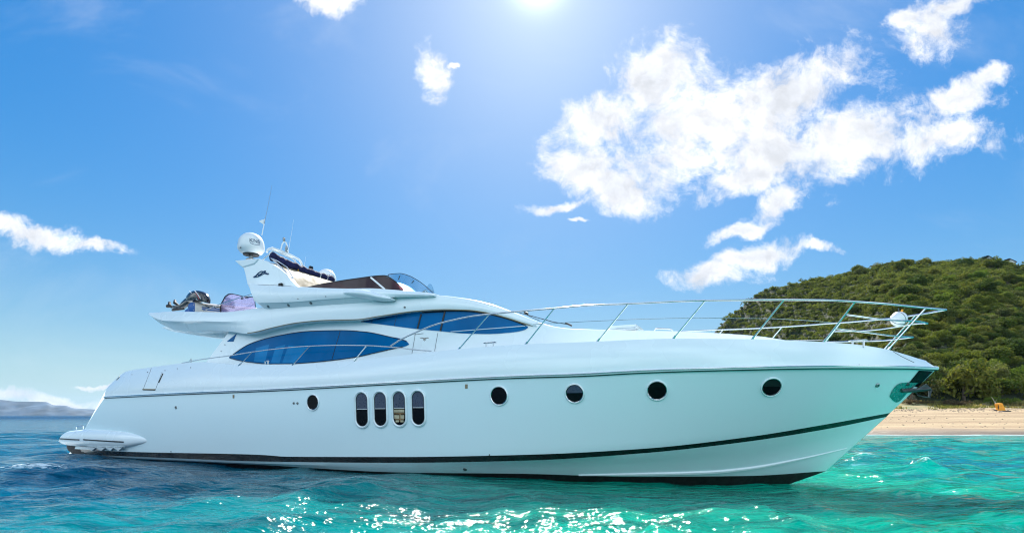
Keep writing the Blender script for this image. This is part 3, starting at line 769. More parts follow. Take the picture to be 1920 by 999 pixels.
# blue tinted deflector at the front
df = glass_strip('wind_deflector', [(724,517),(735,513.5),(750,512.5),(766,516.5),(784,526),(800,538),(811,548)], [(724,519),(735,524),(747,533),(760,544.5),(784,548),(800,550),(812,551)],
                 tW, M['bluescr'])
ln = strip_line([(728,514.6),(735,513.5),(750,512.5),(766,516.5),(784,526),(800,538),(811,548)], tW)
a = MB(); a.tube(ln, .009, 6); a.build('deflector_edge', M['mull'], df)
for A_, B_ in [((728,515),(727,519)),((750,516.5),(747,524)),((776,526),(772,531))]:
    ln = [Vector(hit_t(u, v, tW)) for u, v in (A_, B_)]; a = MB(); a.tube(ln, .012, 6); a.build('deflector_bracket', M['mull'], df)
# dashboard moulding inside the screen
cs = hit_t(760, 536, lambda s, z: 0*s+.3)
def dash():
    V = []; n = 20
    for i in range(n+1):
        y = -1.25+2.5*i/n; e = (1-(abs(y)/1.3)**2.5)
        s1 = cs[0]+.35*e; z0 = cs[2]-.75
        for (ds, dz) in [(-1.6, .0), (-1.5, .62*e+.12), (-1.25, .70*e+.12), (-.6, .48*e+.1), (0, .05)]: V.append((s1+ds, y, z0+dz+.3))
    m = 5; Fc = [(i*m+j, i*m+m+j, i*m+m+j+1, i*m+j+1) for i in range(n) for j in range(m-1)] + [tuple(range(m)), tuple(n*m+j for j in range(m))[::-1]] + [(i*m, i*m+m, i*m+m+m-1, i*m+m-1) for i in range(n)]
    return mk('helm_console', V, Fc, M['gel'], yacht, 60)
dash()

# main windscreen edge and wipers
def roof_pts(pts, t, dz=0): return [Vector(at_t(u, v, t))+Vector((0, 0, dz)) for u, v in pts]
a = MB(); a.tube(roof_pts([(917,570),(938,576.5),(959,584)], .55), .012, 6); a.build('windscreen_seal', M['mull'], yacht)
a = MB(); a.tube(roof_pts([(974,586),(1005,594.5),(1035,603),(1071,609)], .5), .010, 6); a.tube(roof_pts([(986,589),(1000,596),(1012,601)], .5), .008, 6); a.tube(roof_pts([(983,585),(990,588)], .5), .03, 8); a.tube(roof_pts([(1060,605),(1072,610.5)], .5), .022, 8); a.build('windscreen_wiper', M['rubber'], yacht)
a = MB(); a.tube(roof_pts([(1015,597),(1040,604),(1066,608)], .1), .008, 6); a.build('windscreen_wiper', M['rubber'], yacht)
# foredeck hatch and grab rail
hc = at_t(1170, 617, .25); a = MB(); a.box((hc[0], 0, hc[2]+.02), (.75, .9, .12), 0, bev=.05); a.build('foredeck_hatch', M['gel'], yacht, 60)
g = roof_pts([(1226,621),(1229,616),(1233,615.5),(1257,616.5),(1260,618),(1262,621.5)], .25); a = MB(); a.tube(g, .016, 8); a.build('grab_rail', M['chrome'], yacht)

# ------------------------------------------------------------ rails
def tP(W, se, p): return breadth(W, -10, se, p)
seT = s_at(1774, 0)
def railcurve(pts, W, se, p, n=90):
    f = tP(W, se, p); c = Curve(pts); o = []
    s0 = hit_t(pts[0][0], pts[0][1], f)[0]
    for i in range(n+1):
        q = i/n; q = 1-(1-q)**1.9; s = s0+(se-s0)*q; t = float(f(s)) if i < n else 0.
        x = loc2w((s, -t, 0)); u = 960+F*x.x/x.y; u = min(max(u, c.u[0]), c.u[-1]); o.append(Vector((s, -t, H+(HOR-c.at(u))/F*x.y)))
    return o
TOPR = [(732,648.5),(750,637),(784,621),(815,608.5),(854,598.6),(885,592.5),(913.5,589),(959,584.7),(1040,578),(1110,572),(1177,569.5),(1320,563.5),(1470,562),(1560,563),(1604,565.5),(1660,569.5),(1735,577),(1774,580.5)]
top_r = railcurve(TOPR, 2.28, seT, 6.5); a = MB(); a.tube(top_r + mir(top_r)[::-1][1:], .020, 10); bow_rail = a.build('bow_rail', M['chrome'], yacht, 60)
fT = tP(2.28, seT, 6.5)
def tSh(s, z): return f5v(s) + 0
def post(pt, pb, name='stanchion', r=.016, ft=None, both=True):
    A_ = Vector(hit_t(*pt, ft or fT)); B_ = Vector(hit_t(*pb, tSh)) + Vector((0, .05, -.01)); a = MB(); 
    for m_ in ((0, 1) if both else (0,)):
        P_ = [A_, B_] if m_ == 0 else mir([A_, B_])
        a = MB(); a.tube(P_, r, 8); d_ = (P_[0]-P_[1]).normalized(); a.tube([P_[1]-d_*.02, P_[1]+d_*.09], r*1.7, 8); a.build(name, M['chrome'], bow_rail)
for pt, pb in [((917,589),(857,655)),((1039,578.5),(983,645.5)),((1177.5,570),(1119,639)),((1321,564.5),(1261,634.5)),((1469,563),(1409,636)),((1602.5,566.5),(1543,642)),((1735,578.5),(1664,656))]: post(pt, pb)
fM_ = tP(2.22, s_at(1739, 0), 6.5)
mid = railcurve([(1100,602.5),(1200,598),(1297,595.7),(1445,597),(1560,604),(1585,605)], 2.24, 9, 40) if False else [Vector(hit_t(u, v, fM_)) for u, v in [(1000,600+8),(1100,602.5),(1200,598),(1297,595.7),(1445,597),(1510,600.5),(1562,604.5)]]
for P_ in (mid, mir(mid)): a = MB(); a.tube(P_, .006, 6); a.build('mid_wire', M['chrome'], bow_rail)
se2 = s_at(1739, 0); T2 = railcurve([(1587,590),(1670,600),(1725,602.5),(1739,606)], 2.24, se2, 6.0, 50); a = MB(); a.tube(T2+mir(T2)[::-1][1:], .016, 8); a.build('mid_rail', M['chrome'], bow_rail)
se3 = s_at(1712, 0); T3 = railcurve([(1566,616),(1625,623),(1675,629.5),(1712,632)], 2.2, se3, 5.6, 50); a = MB(); a.tube(T3+mir(T3)[::-1][1:], .016, 8); a.build('mid_rail', M['chrome'], bow_rail)
# lower side rail, aft
fS = lambda s, z: f5v(s) - .06
SR = [(341,680.5),(378,673.5),(430,666.5),(470,660),(511,654.5),(581,648.5),(640,647),(687,647.6),(741,651),(775,655),(809,658)]
sr = strip_line(SR, fS, 50)
for P_ in (sr, mir(sr)): a = MB(); a.tube(P_, .015, 8); side_rail = a.build('side_rail', M['chrome'], yacht, 60)
for pt, pb in [((472,660.5),(448,685)),((580,649),(549,683.5)),((687,648.5),(665,675.5))]:
    A_, B_ = Vector(hit_t(*pt, fS)), Vector(hit_t(*pb, lambda s, z: f5v(s)+.02))
    for P_ in ([A_, B_], mir([A_, B_])): a = MB(); a.tube(P_, .013, 8); d_ = (P_[0]-P_[1]).normalized(); a.tube([P_[1]-d_*.02, P_[1]+d_*.08], .024, 8); a.build('stanchion', M['chrome'], yacht)
p0 = Vector(hit_t(358, 680, fS)); a = MB(); a.tube([p0, p0+Vector((0, 0, .14))], .02, 8); a.tube([p0+Vector((-.05, 0, .08)), p0+Vector((.05, 0, .08))], .014, 8); a.build('rail_fitting', M['chrome'], yacht)
def cleat(u, v, w_, tf):
    b = Vector(hit_t(u, v, tf)); a = MB(); h = .10
    for dx in (-w_*.28, w_*.28): a.tube([b+Vector((dx, 0, -.03)), b+Vector((dx, 0, h))], .018, 8)
    a.tube([b+Vector((-w_*.5, 0, h)), b+Vector((-w_*.4, 0, h+.008)), b+Vector((w_*.4, 0, h+.008)), b+Vector((w_*.5, 0, h))], [.008, .017, .017, .008], 8); a.build('mooring_cleat', M['chrome'], yacht)
cleat(918.5, 650.5, .34, lambda s, z: f5v(s)-.05); cleat(500, 683.5, .20, lambda s, z: f5v(s)-.02); cleat(1609, 648, .34, lambda s, z: f5v(s)-.02)

# ------------------------------------------------------------ anchor and bow roller
mt = pm('anchor_plate_steel', (.26, .28, .29), .25, metal=1, var=.12, vscale=9)
ap = patch('anchor_plate', [(1668,741),(1674,729),(1688,717.5),(1700,716.3),(1721,717)], [(1668,743),(1673,749),(1681,753.5),(1686,751.5),(1700,737)], HB, mt, yacht, .008, 18, 8)
patch('anchor_recess_shade', [(1723,694),(1738,694.8),(1752,695.8)], [(1703,718),(1712,723),(1722,725.5)], HB, M['port'], yacht, .006, 12, 8)  # flat dark patch painted for the shade inside the anchor pocket
for u, v in [(1675,735),(1676,742),(1684,748),(1697,740),(1690,724)]:
    l, n = ray(u, v, HB)
    if l is not None: a = MB(); a.lathe([(.012, 0), (.012, .012), (.004, .016)], l, n, 10); a.build('bolt', M['chrome'], ap)
anc = empty('anchor', (0, 0, 0), 0, yacht)
sa = Vector(hit_s(1690, 729, s_at(1690, .14))); 
def ctr(u, v, t=0.): return Vector(at_t(u, v, t))
a = MB(); a.tube([ctr(1704, 719.5, .26), ctr(1692, 721.5, .28), ctr(1687.5, 728, .28), ctr(1692, 732.5, .26), ctr(1712, 731.5, .12), ctr(1744, 729, 0)], [.035, .04, .045, .042, .04, .03], 8); a.build('anchor_shank', M['anchor'], anc)
a = MB()
P1_, P2_, P3_ = ctr(1716, 731, 0), ctr(1737, 719, 0), ctr(1748, 729.5, 0)
a.prism([P1_, P2_, P3_, ctr(1735, 731, 0)], (0, .03, 0))
P4_, P5_ = ctr(1743, 745, 0), ctr(1748, 730, 0)
a.prism([P5_+Vector((0, -.02, 0)), P4_+Vector((0, -.02, 0)), ctr(1741, 744, 0), ctr(1741, 731, 0)], (0, .04, 0))
a.tube([ctr(1716, 733, 0), ctr(1722, 741, 0), ctr(1732, 743.5, 0), ctr(1744, 744.5, 0)], .012, 6)
a.build('anchor_fluke', M['anchor'], anc)

# ------------------------------------------------------------ aft flybridge: screen, handrail
tt = 1.15
prf = [(413,585),(413.5,575),(415.5,568),(422,556),(428,551.5),(434,550.5),(446,553),(458,556.3),(477.5,556.6),(479,575.6),(479,582)]
pq = [Vector(at_t(u, v, tt)) for u, v in prf]
a = MB(); a.prism(pq, (0, .012, 0)); scr = a.build('stair_screen', M['violet'], yacht, smooth=False)
a = MB(); a.tube([p+Vector((0, -.004, 0)) for p in pq[:-1]], .014, 6); a.build('screen_frame', M['mull'], scr)
a = MB(); a.tube([Vector(at_t(u, v, tt-.2)) for u, v in [(425,583),(432,570),(437,566),(456,569.5),(478,569)]], .012, 6); a.build('screen_handle', M['dullsteel'], scr)
for u in (453, 462): a = MB(); a.box(Vector(at_t(u, 559 if u < 460 else 558.2, tt+.01)), (.05 if u < 460 else .12, .02, .07 if u < 460 else .02)); a.build('screen_hinge', M['mull'], scr)
a = MB(); a.tube([Vector(at_t(u, v, 1.55)) for u, v in [(376,585),(400,575),(425,566),(450,558),(474,551)]], .015, 8); a.build('aft_handrail', M['chrome'], yacht)
# lowered centre of the overhang, seen from below
us = [Vector(at_t(u, v, .75)) for u, v in [(326,617),(345,612),(445,612),(445,637),(421,636),(380,630),(345,624)]]
a = MB(); a.prism([Vector((p[0], -1.25, p[2])) for p in us], (0, 2.5, 0)); ub_ = a.build('overhang_underside', M['gel'], yacht, 30)
bv = ub_.modifiers.new('b', 'BEVEL'); bv.width = .04; bv.segments = 2; bv.limit_method = 'ANGLE'; bv.angle_limit = R(20)
# ceiling joist and lamp under the overhang
UMB = bvh(upper)
a = MB(); a.tube([Vector(at_t(u, v, .4)) for u, v in [(392,622),(410,625),(427,629)]], .02, 6); a.build('awning_track', M['greyl'], yacht)

# ------------------------------------------------------------ tender on the aft deck
B0 = loc2w(at_t(361, 578, 1.72)); dirv = Vector((SA*.87+CA*.5, CA*.87-SA*.5, 0))      # points to the far side, bow turned a little forward
td = empty('inflatable_tender', (B0.x, B0.y, B0.z-.22), 0)
tag(td, 'cream inflatable dinghy with blue tube ends stowed on the aft upper deck', 'dinghy')
lx = Vector((CA*.87-SA*.5, -SA*.87-CA*.5, 0)); TR = math.atan2(lx.y, lx.x)
def tp(al, ac, z): return dirv*al + lx*ac + Vector((0, 0, z))   # along, across (bow of yacht +)
W_ = 1.28; r_ = .21
path = [tp(0, 0, .22), tp(.6, 0, .22), tp(1.4, 0, .23), tp(1.9, -.12, .27), tp(2.3, -.4, .30), tp(2.4, -W_/2, .31)]
path2 = [tp(0, -W_, .22), tp(.6, -W_, .22), tp(1.4, -W_, .23), tp(1.9, -W_+.12, .27), tp(2.3, -W_+.4, .30)]
def smooth_path(p, n=6):
    o = []
    for i in range(len(p)-1):
        p0 = p[max(i-1, 0)]; p1 = p[i]; p2 = p[i+1]; p3 = p[min(i+2, len(p)-1)]
        for k in range(n):
            t = k/n; o.append(.5*((2*p1)+(p2-p0)*t+(2*p0-5*p1+4*p2-p3)*t*t+(3*p1-p0-3*p2+p3)*t**3))
    o.append(p[-1]); return o
full = smooth_path(path + path2[::-1])
a = MB(); a.tube(full, r_, 18); tb = a.build('inflatable_tube', M['hyp'], td, 60)
for ac in (0, -W_):
    a = MB(); a.lathe([(r_*.3, -.13), (r_*.62, -.11), (r_*.88, -.05), (r_*1.0, .0), (r_*1.008, .05)], tp(0, ac, .22), dirv, 20); a.build('tube_cap', M['blue'], tb, 60)
sb = [p + Vector((0, 0, -.0)) + (lx*r_*1.0 if True else 0) for p in smooth_path(path[:4])]
a = MB(); a.tube([tp(.25+1.3*k/8, r_*.985, .25) for k in range(9)], .02, 6); a.tube([tp(.25+1.3*k/8, r_*.985, .19) for k in range(9)], .022, 6); a.build('tube_stripe', M['blue'], tb)
a = MB(); a.tube([tp(.35+1.2*k/12, r_*.9+.03*math.sin(k*1.57)**2, .33-.05*math.sin(k*1.57)**2) for k in range(13)], .012, 5); a.build('lifeline', M['rubber'], tb)
a = MB(); a.box(tp(.25, -W_/2, .25), (W_-.3, .06, .42), TR, bev=.015); a.build('transom', M['plast'], td)
a = MB(); a.box(tp(1.1, -W_/2, .10), (W_-.3, 1.7, .08), TR, bev=.015); a.build('dinghy_floor', M['greyl'], td)
a = MB(); a.box(tp(1.2, -W_/2, .36), (W_-.3, .26, .05), TR, bev=.015); a.build('thwart', M['plast'], td)
# outboard motor, tilted up, propeller to the left: outline traced then given depth
def om(u, v, t=1.60): return loc2w(at_t(u, v, t)) - td.location
mot = [(340,574),(346,565),(352,556),(358,550),(364,546),(372,544.6),(379,545.3),(385,549),(389,555),(391,562),(390,569),(385,567.5),(376,567.5),(366,567.5),(356,571),(348,577),(341,579.5),(336,578)]
def blob(outline, t, depth, name, mat, par, inner=.72):
    pts = [om(u, v, t) for u, v in outline]; c = sum(pts, Vector())/len(pts); n_ = len(pts); nd = Vector((-SA, -CA, 0)); V = []
    for (k, d_) in ((inner*.6, 1), (inner, .86), (.94, .5), (1, 0), (.94, -.5), (inner, -.86), (inner*.6, -1)):
        for p in pts: V.append(c + (p-c)*k + nd*d_*depth)
    Fc = [(i*n_+j, i*n_+(j+1) % n_, (i+1)*n_+(j+1) % n_, (i+1)*n_+j) for i in range(6) for j in range(n_)] + [tuple(range(n_)), tuple(6*n_+j for j in range(n_))[::-1]]
    return mk(name, V, Fc, mat, par, 60)
cowl = blob([(357,551.5),(362,547),(368,545),(375,544.8),(381,546.5),(386,550),(389.5,556),(391,562),(390.3,568.5),(384,566.5),(374,566),(363,568),(356,569),(352,564),(353,557)], 1.6, .20, 'outboard_motor', M['cowl'], td)
for pts in ([(365,547),(372,555),(380,564.5)], [(375,547),(381,554),(386,562)]):
    a = MB(); a.tube([om(u, v, 1.6)+Vector((-SA, -CA, 0))*.19 for u, v in pts], .010, 6); a.build('cowl_stripe', M['plast'], cowl)
a = MB(); a.tube([om(u, v, 1.6)+Vector((-SA, -CA, 0))*.195 for u, v in [(377,551),(381,557),(383.5,563)]], .010, 6); a.build('cowl_decal', M['red'], cowl)
blob([(336,574),(342,570),(347,563),(353,557),(360,566),(352,573),(346,577.5),(340,580),(330,580),(320,577.5),(324,574)], 1.6, .085, 'outboard_leg', M['cowl'], cowl)
for A_, B_ in [((318,567),(325,577)),((328,563.5),(336,573)),((314,573.5),(322,575)),((324,581),(345,579))]:
    a = MB(); p, q = om(*A_, 1.6), om(*B_, 1.6); a.tube([p, p.lerp(q, .5)+Vector((-.05, -.05, 0)), q], [.045, .055, .03], 8); a.build('propeller_blade' if B_[0] < 337 else 'steering_arm', M['rubber'], cowl)

# ------------------------------------------------------------ pennant and fender
c = A1.lerp(B1, .20); q = A1.lerp(B1, .36); pl = loc2w(c); pu = loc2w(q)
fl = MB(); n = 6; V = []
for i in range(n+1):
    f = i/n; x = -.17*f*.9; 
    tp_ = pu.lerp(pl, .15+f*.35) + Vector((x, .03*math.sin(f*5), 0)); bt_ = pu.lerp(pl, .98-f*.35) + Vector((x, .03*math.sin(f*5+.5), 0)); V += [tp_, bt_]
V2 = [v + Vector((0, .004, 0)) for v in V]
Fc = [(2*i, 2*i+2, 2*i+3, 2*i+1) for i in range(n)]; Fc += [tuple(k+len(V) for k in f)[::-1] for f in Fc]
pf = mk('pennant', V+V2, Fc, M['plast']); tag(pf, 'small white pennant on the tall whip antenna above the radar arch', 'flag')
fc = Vector(hit_s(1685.5, 598, s_at(1685.5, -.28))); fw = loc2w(fc); r_ = .158
fe = empty('round_fender', fw); tag(fe, 'round white fender with straps hanging on the bow rail', 'fender')
a = MB(); a.lathe([(r_*math.sin(x)*(1+.012*math.sin(9*x)), -r_*1.0*math.cos(x)) for x in np.linspace(.02, math.pi-.02, 18)], (0, 0, 0), (.25, .1, 1), 28); fb = a.build('fender_ball', M['plast'], fe, 60)
for ax in ((1, .2, .4), (.2, 1, -.8)):
    axv = Vector(ax).normalized(); x = axv.orthogonal().normalized(); y = axv.cross(x)
    a = MB(); a.tube([(x*math.cos(k*math.pi/14)+y*math.sin(k*math.pi/14))*(r_*1.01) for k in range(28)], .006, 5, closed=True); a.build('strap', M['greyl'], fb)
a = MB(); a.tube([Vector((.06, 0, .15)), Vector((.075, 0, .20))], .02, 8); a.build('valve', M['orange'], fb)
a = MB(); a.tube([Vector((.0, 0, .16)), Vector((.0, .02, .235))], .008, 6); a.build('lanyard', M['greyl'], fe)

# ------------------------------------------------------------ sea
def sea_waves(X, Y, cell):
    r2 = np.random.default_rng(21); Z = np.zeros_like(X); DX = np.zeros_like(X); DY = np.zeros_like(X)
    lam = np.geomspace(.42, 11, 46)
    for L in lam:
        for _ in range(2):
            th = r2.normal(R(-22), R(38)); k = 2*math.pi/L; ph = r2.uniform(0, 6.28)
            st = .046 if L < 1.6 else (.030 if L < 3 else .020)
            A = st*L/6.28*1.15*r2.uniform(.6, 1.3)
            fade = np.clip((L/cell-3)/4, 0, 1)
            p = k*(X*math.cos(th)+Y*math.sin(th)) + ph + .6*np.sin(X*.21+Y*.13+ph)
            Z += A*np.sin(p)*fade; c = A*np.cos(p)*fade*.9; DX += c*math.cos(th); DY += c*math.sin(th)
    grp = .75+.5*np.sin(X*.33+1+.5*np.sin(Y*.4))*np.sin(Y*.27+.7)
    return DX*grp, DY*grp, Z*grp
rad = np.concatenate([np.geomspace(.6, 60, 560), np.geomspace(60.8, 9500, 150)])
th = np.concatenate([np.arange(-62, 62, .16), np.arange(62, 298, 4)])
RR, TT = np.meshgrid(rad, np.radians(th), indexing='ij')
X = RR*np.sin(TT); Y = RR*np.cos(TT)
cell = np.maximum(np.gradient(rad)[:, None]*np.ones_like(TT), RR*R(.16)); cell[:, len(np.arange(-62, 62, .16)):] = RR[:, len(np.arange(-62, 62, .16)):]*R(4)
DX, DY, DZ = sea_waves(X, Y, cell)
shore = np.clip((40-Y)/14, .12, 1); shore = np.where(X < 4, 1, shore)
# calmer water in the lee of the hull
cx = (X - D0*SA); cy = (Y - D0*CA); ss_ = cx*CA - cy*SA; tt_ = -cx*SA - cy*CA
lee = np.clip(1 - np.exp(-((tt_-3.2)/2.2)**2)*((ss_ > -19) & (ss_ < 2))*.45, .4, 1)
k_ = shore*lee*np.where(np.exp(-((tt_-3.0)/1.2)**2)*((ss_ > -21) & (ss_ < 2.5)) > .3, .5, 1)
# small hump of the bow wave and stern wash
hump = .045*np.exp(-((tt_-2.9)/.6)**2)*np.sin(ss_*.55)
X = X+DX*k_; Y2 = Y+DY*k_; Z = DZ*k_+hump + .13*np.exp(-((X+11.9)/2.2)**2 - ((Y-14.2)/.7)**2)
nr, nt = X.shape; Z = Z - .13*np.exp(-(tt_/3.6)**4)*(1/(1+np.exp(-(ss_+26)*1.5)))*(1/(1+np.exp((ss_-3)*1.5)))
V = np.stack([X, Y2, Z], -1).reshape(-1, 3)
V = np.vstack([V, [[0, 0, 0]]])
i, j = np.meshgrid(np.arange(nr-1), np.arange(nt), indexing='ij'); j2 = (j+1) % nt
Q = np.stack([i*nt+j, i*nt+j2, (i+1)*nt+j2, (i+1)*nt+j], -1).reshape(-1, 4)[:, ::-1]
def fast_mesh(name, V, Q, mat, smooth=True, tri=None):
    me = bpy.data.meshes.new(name); n3 = 0 if tri is None else len(tri)
    me.vertices.add(len(V)); me.vertices.foreach_set('co', np.asarray(V, np.float32).ravel())
    loops = np.asarray(Q, np.int32).ravel(); starts = np.arange(0, len(loops), 4)
    if n3: starts = np.concatenate([starts, len(loops)+np.arange(0, n3*3, 3)]); loops = np.concatenate([loops, np.asarray(tri, np.int32).ravel()])
    me.loops.add(len(loops)); me.loops.foreach_set('vertex_index', loops.astype(np.int32))
    me.polygons.add(len(starts)); me.polygons.foreach_set('loop_start', starts.astype(np.int32))
    me.polygons.foreach_set('use_smooth', np.full(len(starts), smooth)); 
    for mm in (mat if isinstance(mat, (list, tuple)) else [mat]): me.materials.append(mm)
    me.update(calc_edges=True); me.validate(); return me
tri = np.stack([np.full(nt, nr*nt), (np.arange(nt)+1) % nt, np.arange(nt)], -1)[:, ::-1]

def sea_mat():
    m, t, b, tc = newmat('sea_water'); ob = t.node('ShaderNodeNewGeometry').outputs['Position']
    sp_ = t.node('ShaderNodeSeparateXYZ', {0: ob}).outputs
    nz = t.noise(t.vm('MULTIPLY', ob, (.10, .16, 0)), 1.0, 4, .6)
    # sandy shallows on the right, deep blue on the left
    xs = t.m('ADD', sp_[0], t.m('MULTIPLY', t.m('SUBTRACT', nz, .5), 9))
    rgt = t.ramp(xs, -9, 4)
    deep = (.0002, .088, .155, 1); mid_ = (.0002, .190, .185, 1); shal = (.0002, .290, .195, 1); pale = (.02, .28, .26, 1)
    c = t.mix(t.ramp(xs, -10, -1.5), deep, mid_); c = t.mix(t.ramp(xs, -4, 2.5), c, shal)
    near = t.m('MULTIPLY', t.ramp(t.m('ADD', sp_[1], t.m('MULTIPLY', nz, 10)), 18, 46), t.ramp(sp_[0], 2, 10))
    c = t.mix(near, c, pale)
    far = t.ramp(sp_[1], 60, 260); c = t.mix(far, c, (.002, .05, .125, 1))
    patches = t.noise(t.vm('MULTIPLY', ob, (.35, .8, 0)), 1.0, 3, .55)
    c = t.mix(t.ramp(patches, .42, .7, 0, .8), c, t.mix(1, c, (.35, .45, .52, 1), 'MULTIPLY'))
    streak = t.noise(t.vm('MULTIPLY', ob, (.9, 3.2, 0)), 1.0, 6, .62, .6)
    c = t.mix(t.ramp(streak, .47, .66, 0, .8), c, t.mix(1, c, (.30, .42, .50, 1), 'MULTIPLY'))
    c = t.mix(t.m('MULTIPLY', t.ramp(streak, .43, .28, 0, .75), t.ramp(sp_[0], 2, 9)), c, (.14, .38, .42, 1))  # pale streaks: foam and sky reflections painted into the water colour
    c = t.mix(t.m('MULTIPLY', t.ramp(patches, .40, .62, .25, .8), t.m('MULTIPLY', t.ramp(sp_[0], 7, 14), t.ramp(sp_[1], 34, 18))), c, (.002, .13, .20, 1))
    # foam: stern wash, shoreline, crests; also sun glitter painted white on one crest
    dx = t.m('ADD', sp_[0], 17.6); dy = t.m('SUBTRACT', sp_[1], 20.6)
    wash = t.m('SQRT', t.m('ADD', t.m('POWER', t.m('DIVIDE', dx, 3.4), 2), t.m('POWER', t.m('DIVIDE', dy, 1.6), 2)))
    fn = t.noise(t.vm('MULTIPLY', ob, (1, 2.2, 1)), 1.3, 8, .68, .5)
    foam = t.ramp(t.m('ADD', t.m('SUBTRACT', 1, wash), t.m('MULTIPLY', t.m('SUBTRACT', fn, .5), 2.4)), .15, .9)
    sh = t.m('MULTIPLY', t.ramp(t.m('ADD', sp_[1], t.m('MULTIPLY', fn, 3.0)), 41.2, 42.4), t.ramp(sp_[0], 3, 5))
    crest = t.m('MULTIPLY', t.ramp(t.m('ADD', t.m('MULTIPLY', sp_[2], 1.6), t.noise(ob, 5.0, 9, .8)), .86, .96), t.ramp(sp_[0], 2, 9, .04, .35))
    wx = t.m('DIVIDE', t.m('ADD', sp_[0], 11.9), 1.5); wy = t.m('DIVIDE', t.m('SUBTRACT', sp_[1], 14.0), .75)  # sun glitter on one wave crest, painted as white speckle in this ellipse
    cap = t.m('SUBTRACT', 1, t.m('SQRT', t.m('ADD', t.m('POWER', wx, 2), t.m('POWER', wy, 2))))  # mask of the painted sun glitter, strongest at the ellipse centre
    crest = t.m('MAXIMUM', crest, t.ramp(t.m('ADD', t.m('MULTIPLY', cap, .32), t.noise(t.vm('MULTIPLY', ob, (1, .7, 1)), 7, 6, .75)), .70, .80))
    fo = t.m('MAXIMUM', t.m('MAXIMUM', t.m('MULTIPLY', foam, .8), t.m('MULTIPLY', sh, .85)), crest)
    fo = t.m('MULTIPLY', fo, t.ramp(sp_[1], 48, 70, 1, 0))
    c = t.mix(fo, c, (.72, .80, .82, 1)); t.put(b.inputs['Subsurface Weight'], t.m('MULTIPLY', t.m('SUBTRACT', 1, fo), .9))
    t.put(b.inputs['Base Color'], c); dist = t.vm('LENGTH', ob); rd = t.ramp(dist, 15, 500, .10, .30)
    t.put(b.inputs['Roughness'], t.m('MAXIMUM', rd, t.m('MULTIPLY', fo, .5))); b.inputs['IOR'].default_value = 1.24; t.put(b.inputs['Specular IOR Level'], t.ramp(dist, 10, 60, .32, .08))
    b1 = t.noise(t.vm('MULTIPLY', ob, (1, 1.7, 1)), 1.5, 4, .55, .3)
    b2 = t.noise(t.vm('MULTIPLY', ob, (1, .8, 1)), 7.0, 1, .4, .4)
    b0 = t.noise(t.vm('MULTIPLY', ob, (.22, .45, 1)), 1.0, 3, .55, .3)
    hgt = t.m('ADD', t.m('ADD', t.m('MULTIPLY', b1, .15), t.m('MULTIPLY', b2, t.ramp(t.noise(t.vm('MULTIPLY', ob, (1, 1.4, 1)), .9, 2, .5), .40, .66, .012, .075))), t.m('MULTIPLY', b0, t.ramp(dist, 12, 80, 0, 1.1)))
    bp = t.node('ShaderNodeBump', {'Strength': 1.0, 'Distance': 1.0, 'Height': hgt})
    b.inputs['Subsurface Radius'].default_value = (.3, 2.2, 2.4); b.inputs['Subsurface Scale'].default_value = 1.6; b.subsurface_method = 'BURLEY'
    t.put(b.inputs['Normal'], bp.outputs[0]); return m
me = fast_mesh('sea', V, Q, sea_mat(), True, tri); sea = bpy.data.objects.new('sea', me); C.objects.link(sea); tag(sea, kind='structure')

# ------------------------------------------------------------ beach and hill
def fbm(X, Y, sc_, seed, oct=5, rough=.5):
    r2 = np.random.default_rng(seed); o = np.zeros_like(X); amp = 1.; f = sc_
    for _ in range(oct):
        for _k in range(3):
            th = r2.uniform(0, 6.28); o += amp/3*np.sin(f*(X*math.cos(th)+Y*math.sin(th))+r2.uniform(0, 6.28)+1.3*np.sin(f*.6*(Y*math.cos(th)-X*math.sin(th))+r2.uniform(0, 6)))
        f *= 2.03; amp *= rough
    return o
SIL = Curve([(1150,760),(1200,735),(1250,692),(1290,655),(1328,625),(1345,606),(1358,593),(1380,574),(1399,560),(1425,539),(1452,532),(1513,520),(1589,507),(1635,497),(1684,486),(1730,490),(1794,484.5),(1851,481),(1882,488),(1920,494),(2100,500),(2400,530),(2900,640)])
def crest_depth(u): return np.interp(u, [1150,1330,1500,1900,2900], [330,270,235,190,150])
def base_z(Y): return np.interp(Y, [38,41.3,46,50,60,68,76,90], [-.6,0,.42,.75,1.75,2.45,3.3,3.9])
ub = np.concatenate([np.arange(1150, 2300, 5), np.arange(2300, 2901, 12)]); SILV = np.array([SIL.at(x) for x in ub]) + np.interp(ub, [1150,1330,1600,1900], [4,11,8,9])
qv = np.concatenate([np.linspace(0, 1, 90), 1+np.array([.04, .1, .2, .35, .6])])
U, Qq = np.meshgrid(ub, qv, indexing='ij'); SV = np.repeat(SILV[:, None], len(qv), 1)
Yc = crest_depth(U); Yb = np.interp(U, [1150,1330,1500,1700,2900], [300,230,150,76,76])
Yh = Yb + (Yc-Yb)*Qq; Zc = H + (HOR-SV)/F*Yc; Zb = np.interp(U, [1150,1450,1600], [-.5,.5,3.2])
qq = np.clip(Qq, 0, 1); Zh = Zb + (Zc-Zb)*(qq**.92) - np.clip(Qq-1, 0, 1)**1.2*60 - np.clip(Qq-1, 0, 1)*8
Xh = (U-960)/F*Yh
Zh = Zh + fbm(Xh, Yh, .06, 5, 4)*1.9*np.clip(np.sin(np.pi*np.clip(qq, 0, 1)), 0, 1)
Vh = np.stack([Xh, Yh, Zh], -1).reshape(-1, 3); nq = len(qv)
i, j = np.meshgrid(np.arange(len(ub)-1), np.arange(nq-1), indexing='ij')
Qh = np.stack([i*nq+j, (i+1)*nq+j, (i+1)*nq+j+1, i*nq+j+1], -1).reshape(-1, 4)
